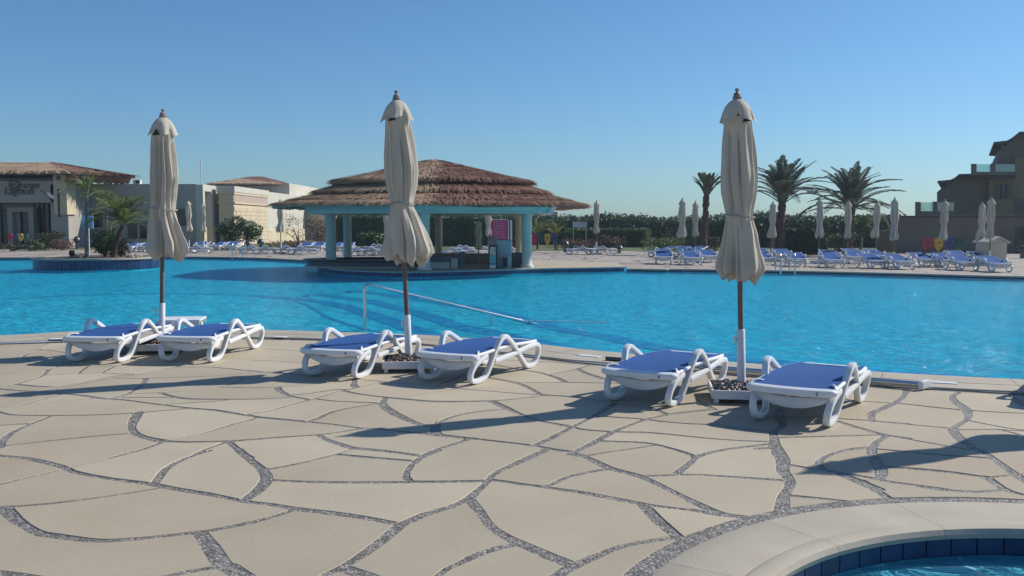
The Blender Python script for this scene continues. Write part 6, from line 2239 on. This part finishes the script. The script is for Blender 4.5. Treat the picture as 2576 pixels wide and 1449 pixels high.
def bin_set(xs, yt, yb, Y, colours, where, rackw=None):
    k = P(0, yt, Y).z - P(0, yb, Y).z
    s = k / .80
    zb = P(0, yb, Y).z
    for xd, c_ in zip(xs, colours):
        o = empty('litter_bin', (X(xd, Y), Y, zb), 0, '%s pointed litter bin %s' % (c_, where), 'litter bin', 'coloured litter bins')
        ob('body', bin_mesh(M['bin_' + c_], s), M['bin_' + c_], o)
        ob('opening', MB().lathe([(.055 * s, 0), (.055 * s, .01)], 12), M['black'], o, (0, -.157 * s, .52 * s), (R(90), 0, 0))
    x0, x1 = X(xs[0], Y) - .25 * s, X(xs[-1], Y) + .25 * s
    r_ = empty('bin_rack', ((x0 + x1) / 2, Y + .2, 0), 0, 'thin steel rack holding the litter bins ' + where, 'rack')
    hw_ = (x1 - x0) / 2
    for a in (-1, 1):
        ob('post', MB().tube([(a * hw_, 0, 0), (a * hw_, 0, zb + .5 * s)], .02, 6), M['lamp_metal'], r_)
    ob('rail', MB().tube([(-hw_, 0, zb + .3 * s), (hw_, 0, zb + .3 * s)], .018, 6), M['lamp_metal'], r_)
bin_set([1344, 1360, 1377, 1394], 588, 619, 49, ['red', 'green', 'yellow', 'blue'], 'right of the bar')
bin_set([2331, 2360, 2388, 2413], 598, 634, 44, ['red', 'yellow', 'blue', 'green'], 'in front of the terrace wall')
bin_set([28, 41, 54, 67], 588, 608, 50, ['red', 'blue', 'yellow', 'green'], 'at the far left by the restaurant')

def bollard(xd, yt, yb, label):
    p = G(xd, yb)
    h = P(xd, yt, p.y).z
    r_ = empty('bollard_lamp', p, 0, label, 'lamp', 'mushroom bollard lamps')
    ob('post', MB().lathe([(.10, 0), (.09, h * .55)], 12), M['lamp_metal'], r_)
    ob('dome', MB().lathe([(.06, h * .5), (.20, h * .56), (.21, h * .62), (.19, h * .78), (.12, h * .93), (.02, h)], 16).mesh('dome', 60), M['lamp_metal'], r_)
for a in ((1422, 605, 635, 'mushroom lamp between the coloured bins and the lone parasol'), (1557, 617, 637, 'mushroom lamp right of the lounger pair by the lone parasol'),
          (194, 594, 626, 'mushroom lamp left of the slender island palm'), (656, 600, 630, 'mushroom lamp in front of the sandstone wall, right one'), (624, 605, 631, 'mushroom lamp in front of the sandstone wall, left one'),
          (2070, 627, 652, 'mushroom lamp among the right bank parasols'), (2572, 617, 650, 'mushroom lamp at the right edge in front of the terrace wall')):
    bollard(*a)

# magenta board behind the bar
Yb = 50.0
mo = (X(1256, Yb), Yb, 0)
mb_ = empty('magenta_board', mo, 0, 'tall magenta notice board with pale lines seen through the bar', 'sign')
z0_, z1_ = P(0, 602, Yb).z, P(0, 553.5, Yb).z
bw_ = 42 / FPX * Yb
ob('board', MB().rbox((0, 0, (z0_ + z1_) / 2), (bw_, .06, z1_ - z0_), .01), M['magenta'], mb_)
ob('frame_post', MB().rbox((bw_ / 2 + .05, 0, z1_ / 2), (.05, .08, z1_), .008), M['white_metal'], mb_)
ob('frame_post', MB().rbox((bw_ / 2 + .19, 0, z1_ / 2 - .003), (.09, .08, z1_ - .006), .008), M['white_metal'], mb_)
ob('frame_top', MB().rbox((0, 0, z1_ + .02), (bw_ + .02, .08, .035), .006), M['white_metal'], mb_)
b = MB()
for i in range(11):
    b.box((.0, -.0335, z1_ - .10 - i * .085), (bw_ * random.Random(i).uniform(.55, .85), .004, .014))
ob('caption', b, M['ink_light'], mb_)
# louvred white panel in the hedge
lo_ = empty('louvre_panel', (X(1458, 58.7), 58.7, 0), 0, 'white slatted panel standing above the clipped hedge', 'panel')
zz0, zz1 = P(0, 573, 58.7).z, P(0, 558, 58.7).z
for i in range(4):
    ob('slat', MB().rbox((0, 0, zz0 + (zz1 - zz0) * (i + .5) / 4), (34 / FPX * 58.7, .03, (zz1 - zz0) / 4 * .6), .004, 0, Matrix.Rotation(R(-25), 4, 'X')), M['white'], lo_)
for a in (-1, 1):
    ob('post', MB().box((a * .40, .04, zz1 / 2), (.04, .04, zz1)), M['white_metal'], lo_)

def ladder(x0, x1, yt, Yw, label):
    wx = (X(x0, Yw), X(x1, Yw))
    r_ = empty('pool_ladder', ((wx[0] + wx[1]) / 2, Yw, 0), 0, label, 'pool ladder', 'pool ladders')
    ht = P(0, yt, Yw).z
    cx = (wx[0] + wx[1]) / 2
    for w in wx:
        ob('rail', MB().tube([(w - cx, -.15, -.4), (w - cx, -.15, ht * .7), (w - cx, -.08, ht * .95), (w - cx, .1, ht), (w - cx, .32, ht * .93), (w - cx, .42, ht * .6), (w - cx, .42, .0)], .028, 8).mesh('rail', 60), M['steel'], r_)
    for k in range(2):
        ob('rung', MB().tube([(wx[0] - cx, -.15, -.12 - .15 * k), (wx[1] - cx, -.15, -.12 - .15 * k)], .02, 6), M['steel'], r_)
ladder(587, 613, 612, G(600, 647).y - .02, 'steel pool ladder on the left bank below the sandstone wall')
ladder(1961, 1997, 637, G(1980, 682).y - .02, 'steel pool ladder on the right bank')

# far houses over the hedges
gH = 'far houses above the hedges'
def far_house(x0, x1, yt, Y, label, parapet=None):
    w = X(x1, Y) - X(x0, Y)
    z = P(0, yt, Y).z
    r_ = empty('far_house', ((X(x0, Y) + X(x1, Y)) / 2, Y, 0), 0, label, 'building', gH)
    ob('wall', MB().box((0, 4, z / 2), (w, 8, z)), M['wall_far'], r_)
    ob('parapet', MB().box((0, 4, z + .2), (w * .6, 6, .398)), M['wall_far'], r_)
    for i in range(max(1, int(w / 4))):
        f = ob('window', MB().box((-w / 2 + (i + .5) * w / max(1, int(w / 4)), -.02, z - 1.2), (1.0, .1, 1.3)), M['glass_dark'], r_)
far_house(1340, 1402, 533, 120, 'ochre far house seen just right of the bar beam')
far_house(1402, 1452, 551, 125, 'low far house above the tall loose hedge')
far_house(1478, 1500, 556, 130, 'small far house left of the lone parasol')
far_house(1548, 1585, 553, 130, 'far house above the hedge right of the lone parasol')
far_house(1130, 1160, 537, 120, 'ochre far house seen between the right bar columns')
far_house(1272, 1302, 538, 120, 'ochre far house seen left of the right rear bar column')
far_house(1800, 1850, 556, 130, 'far house left of the nearest parasol')
far_house(2190, 2262, 549, 110, 'low far house left of the terrace wall')

# ================================================================== HAZE
hz_m = bpy.data.materials.new('thin_haze')
hz_m.use_nodes = True
hn = hz_m.node_tree.nodes
hn.remove(hn['Principled BSDF'])
pv = hn.new('ShaderNodeVolumePrincipled')
pv.inputs['Color'].default_value = (0.72, 0.85, 0.98, 1)
pv.inputs['Density'].default_value = 0.0007
pv.inputs['Anisotropy'].default_value = 0.3
hz_m.node_tree.links.new(pv.outputs['Volume'], hn['Material Output'].inputs['Volume'])
tag(ob('haze', MB().box((0, 75, 4.5), (220, 190, 12)), hz_m), kind='stuff')
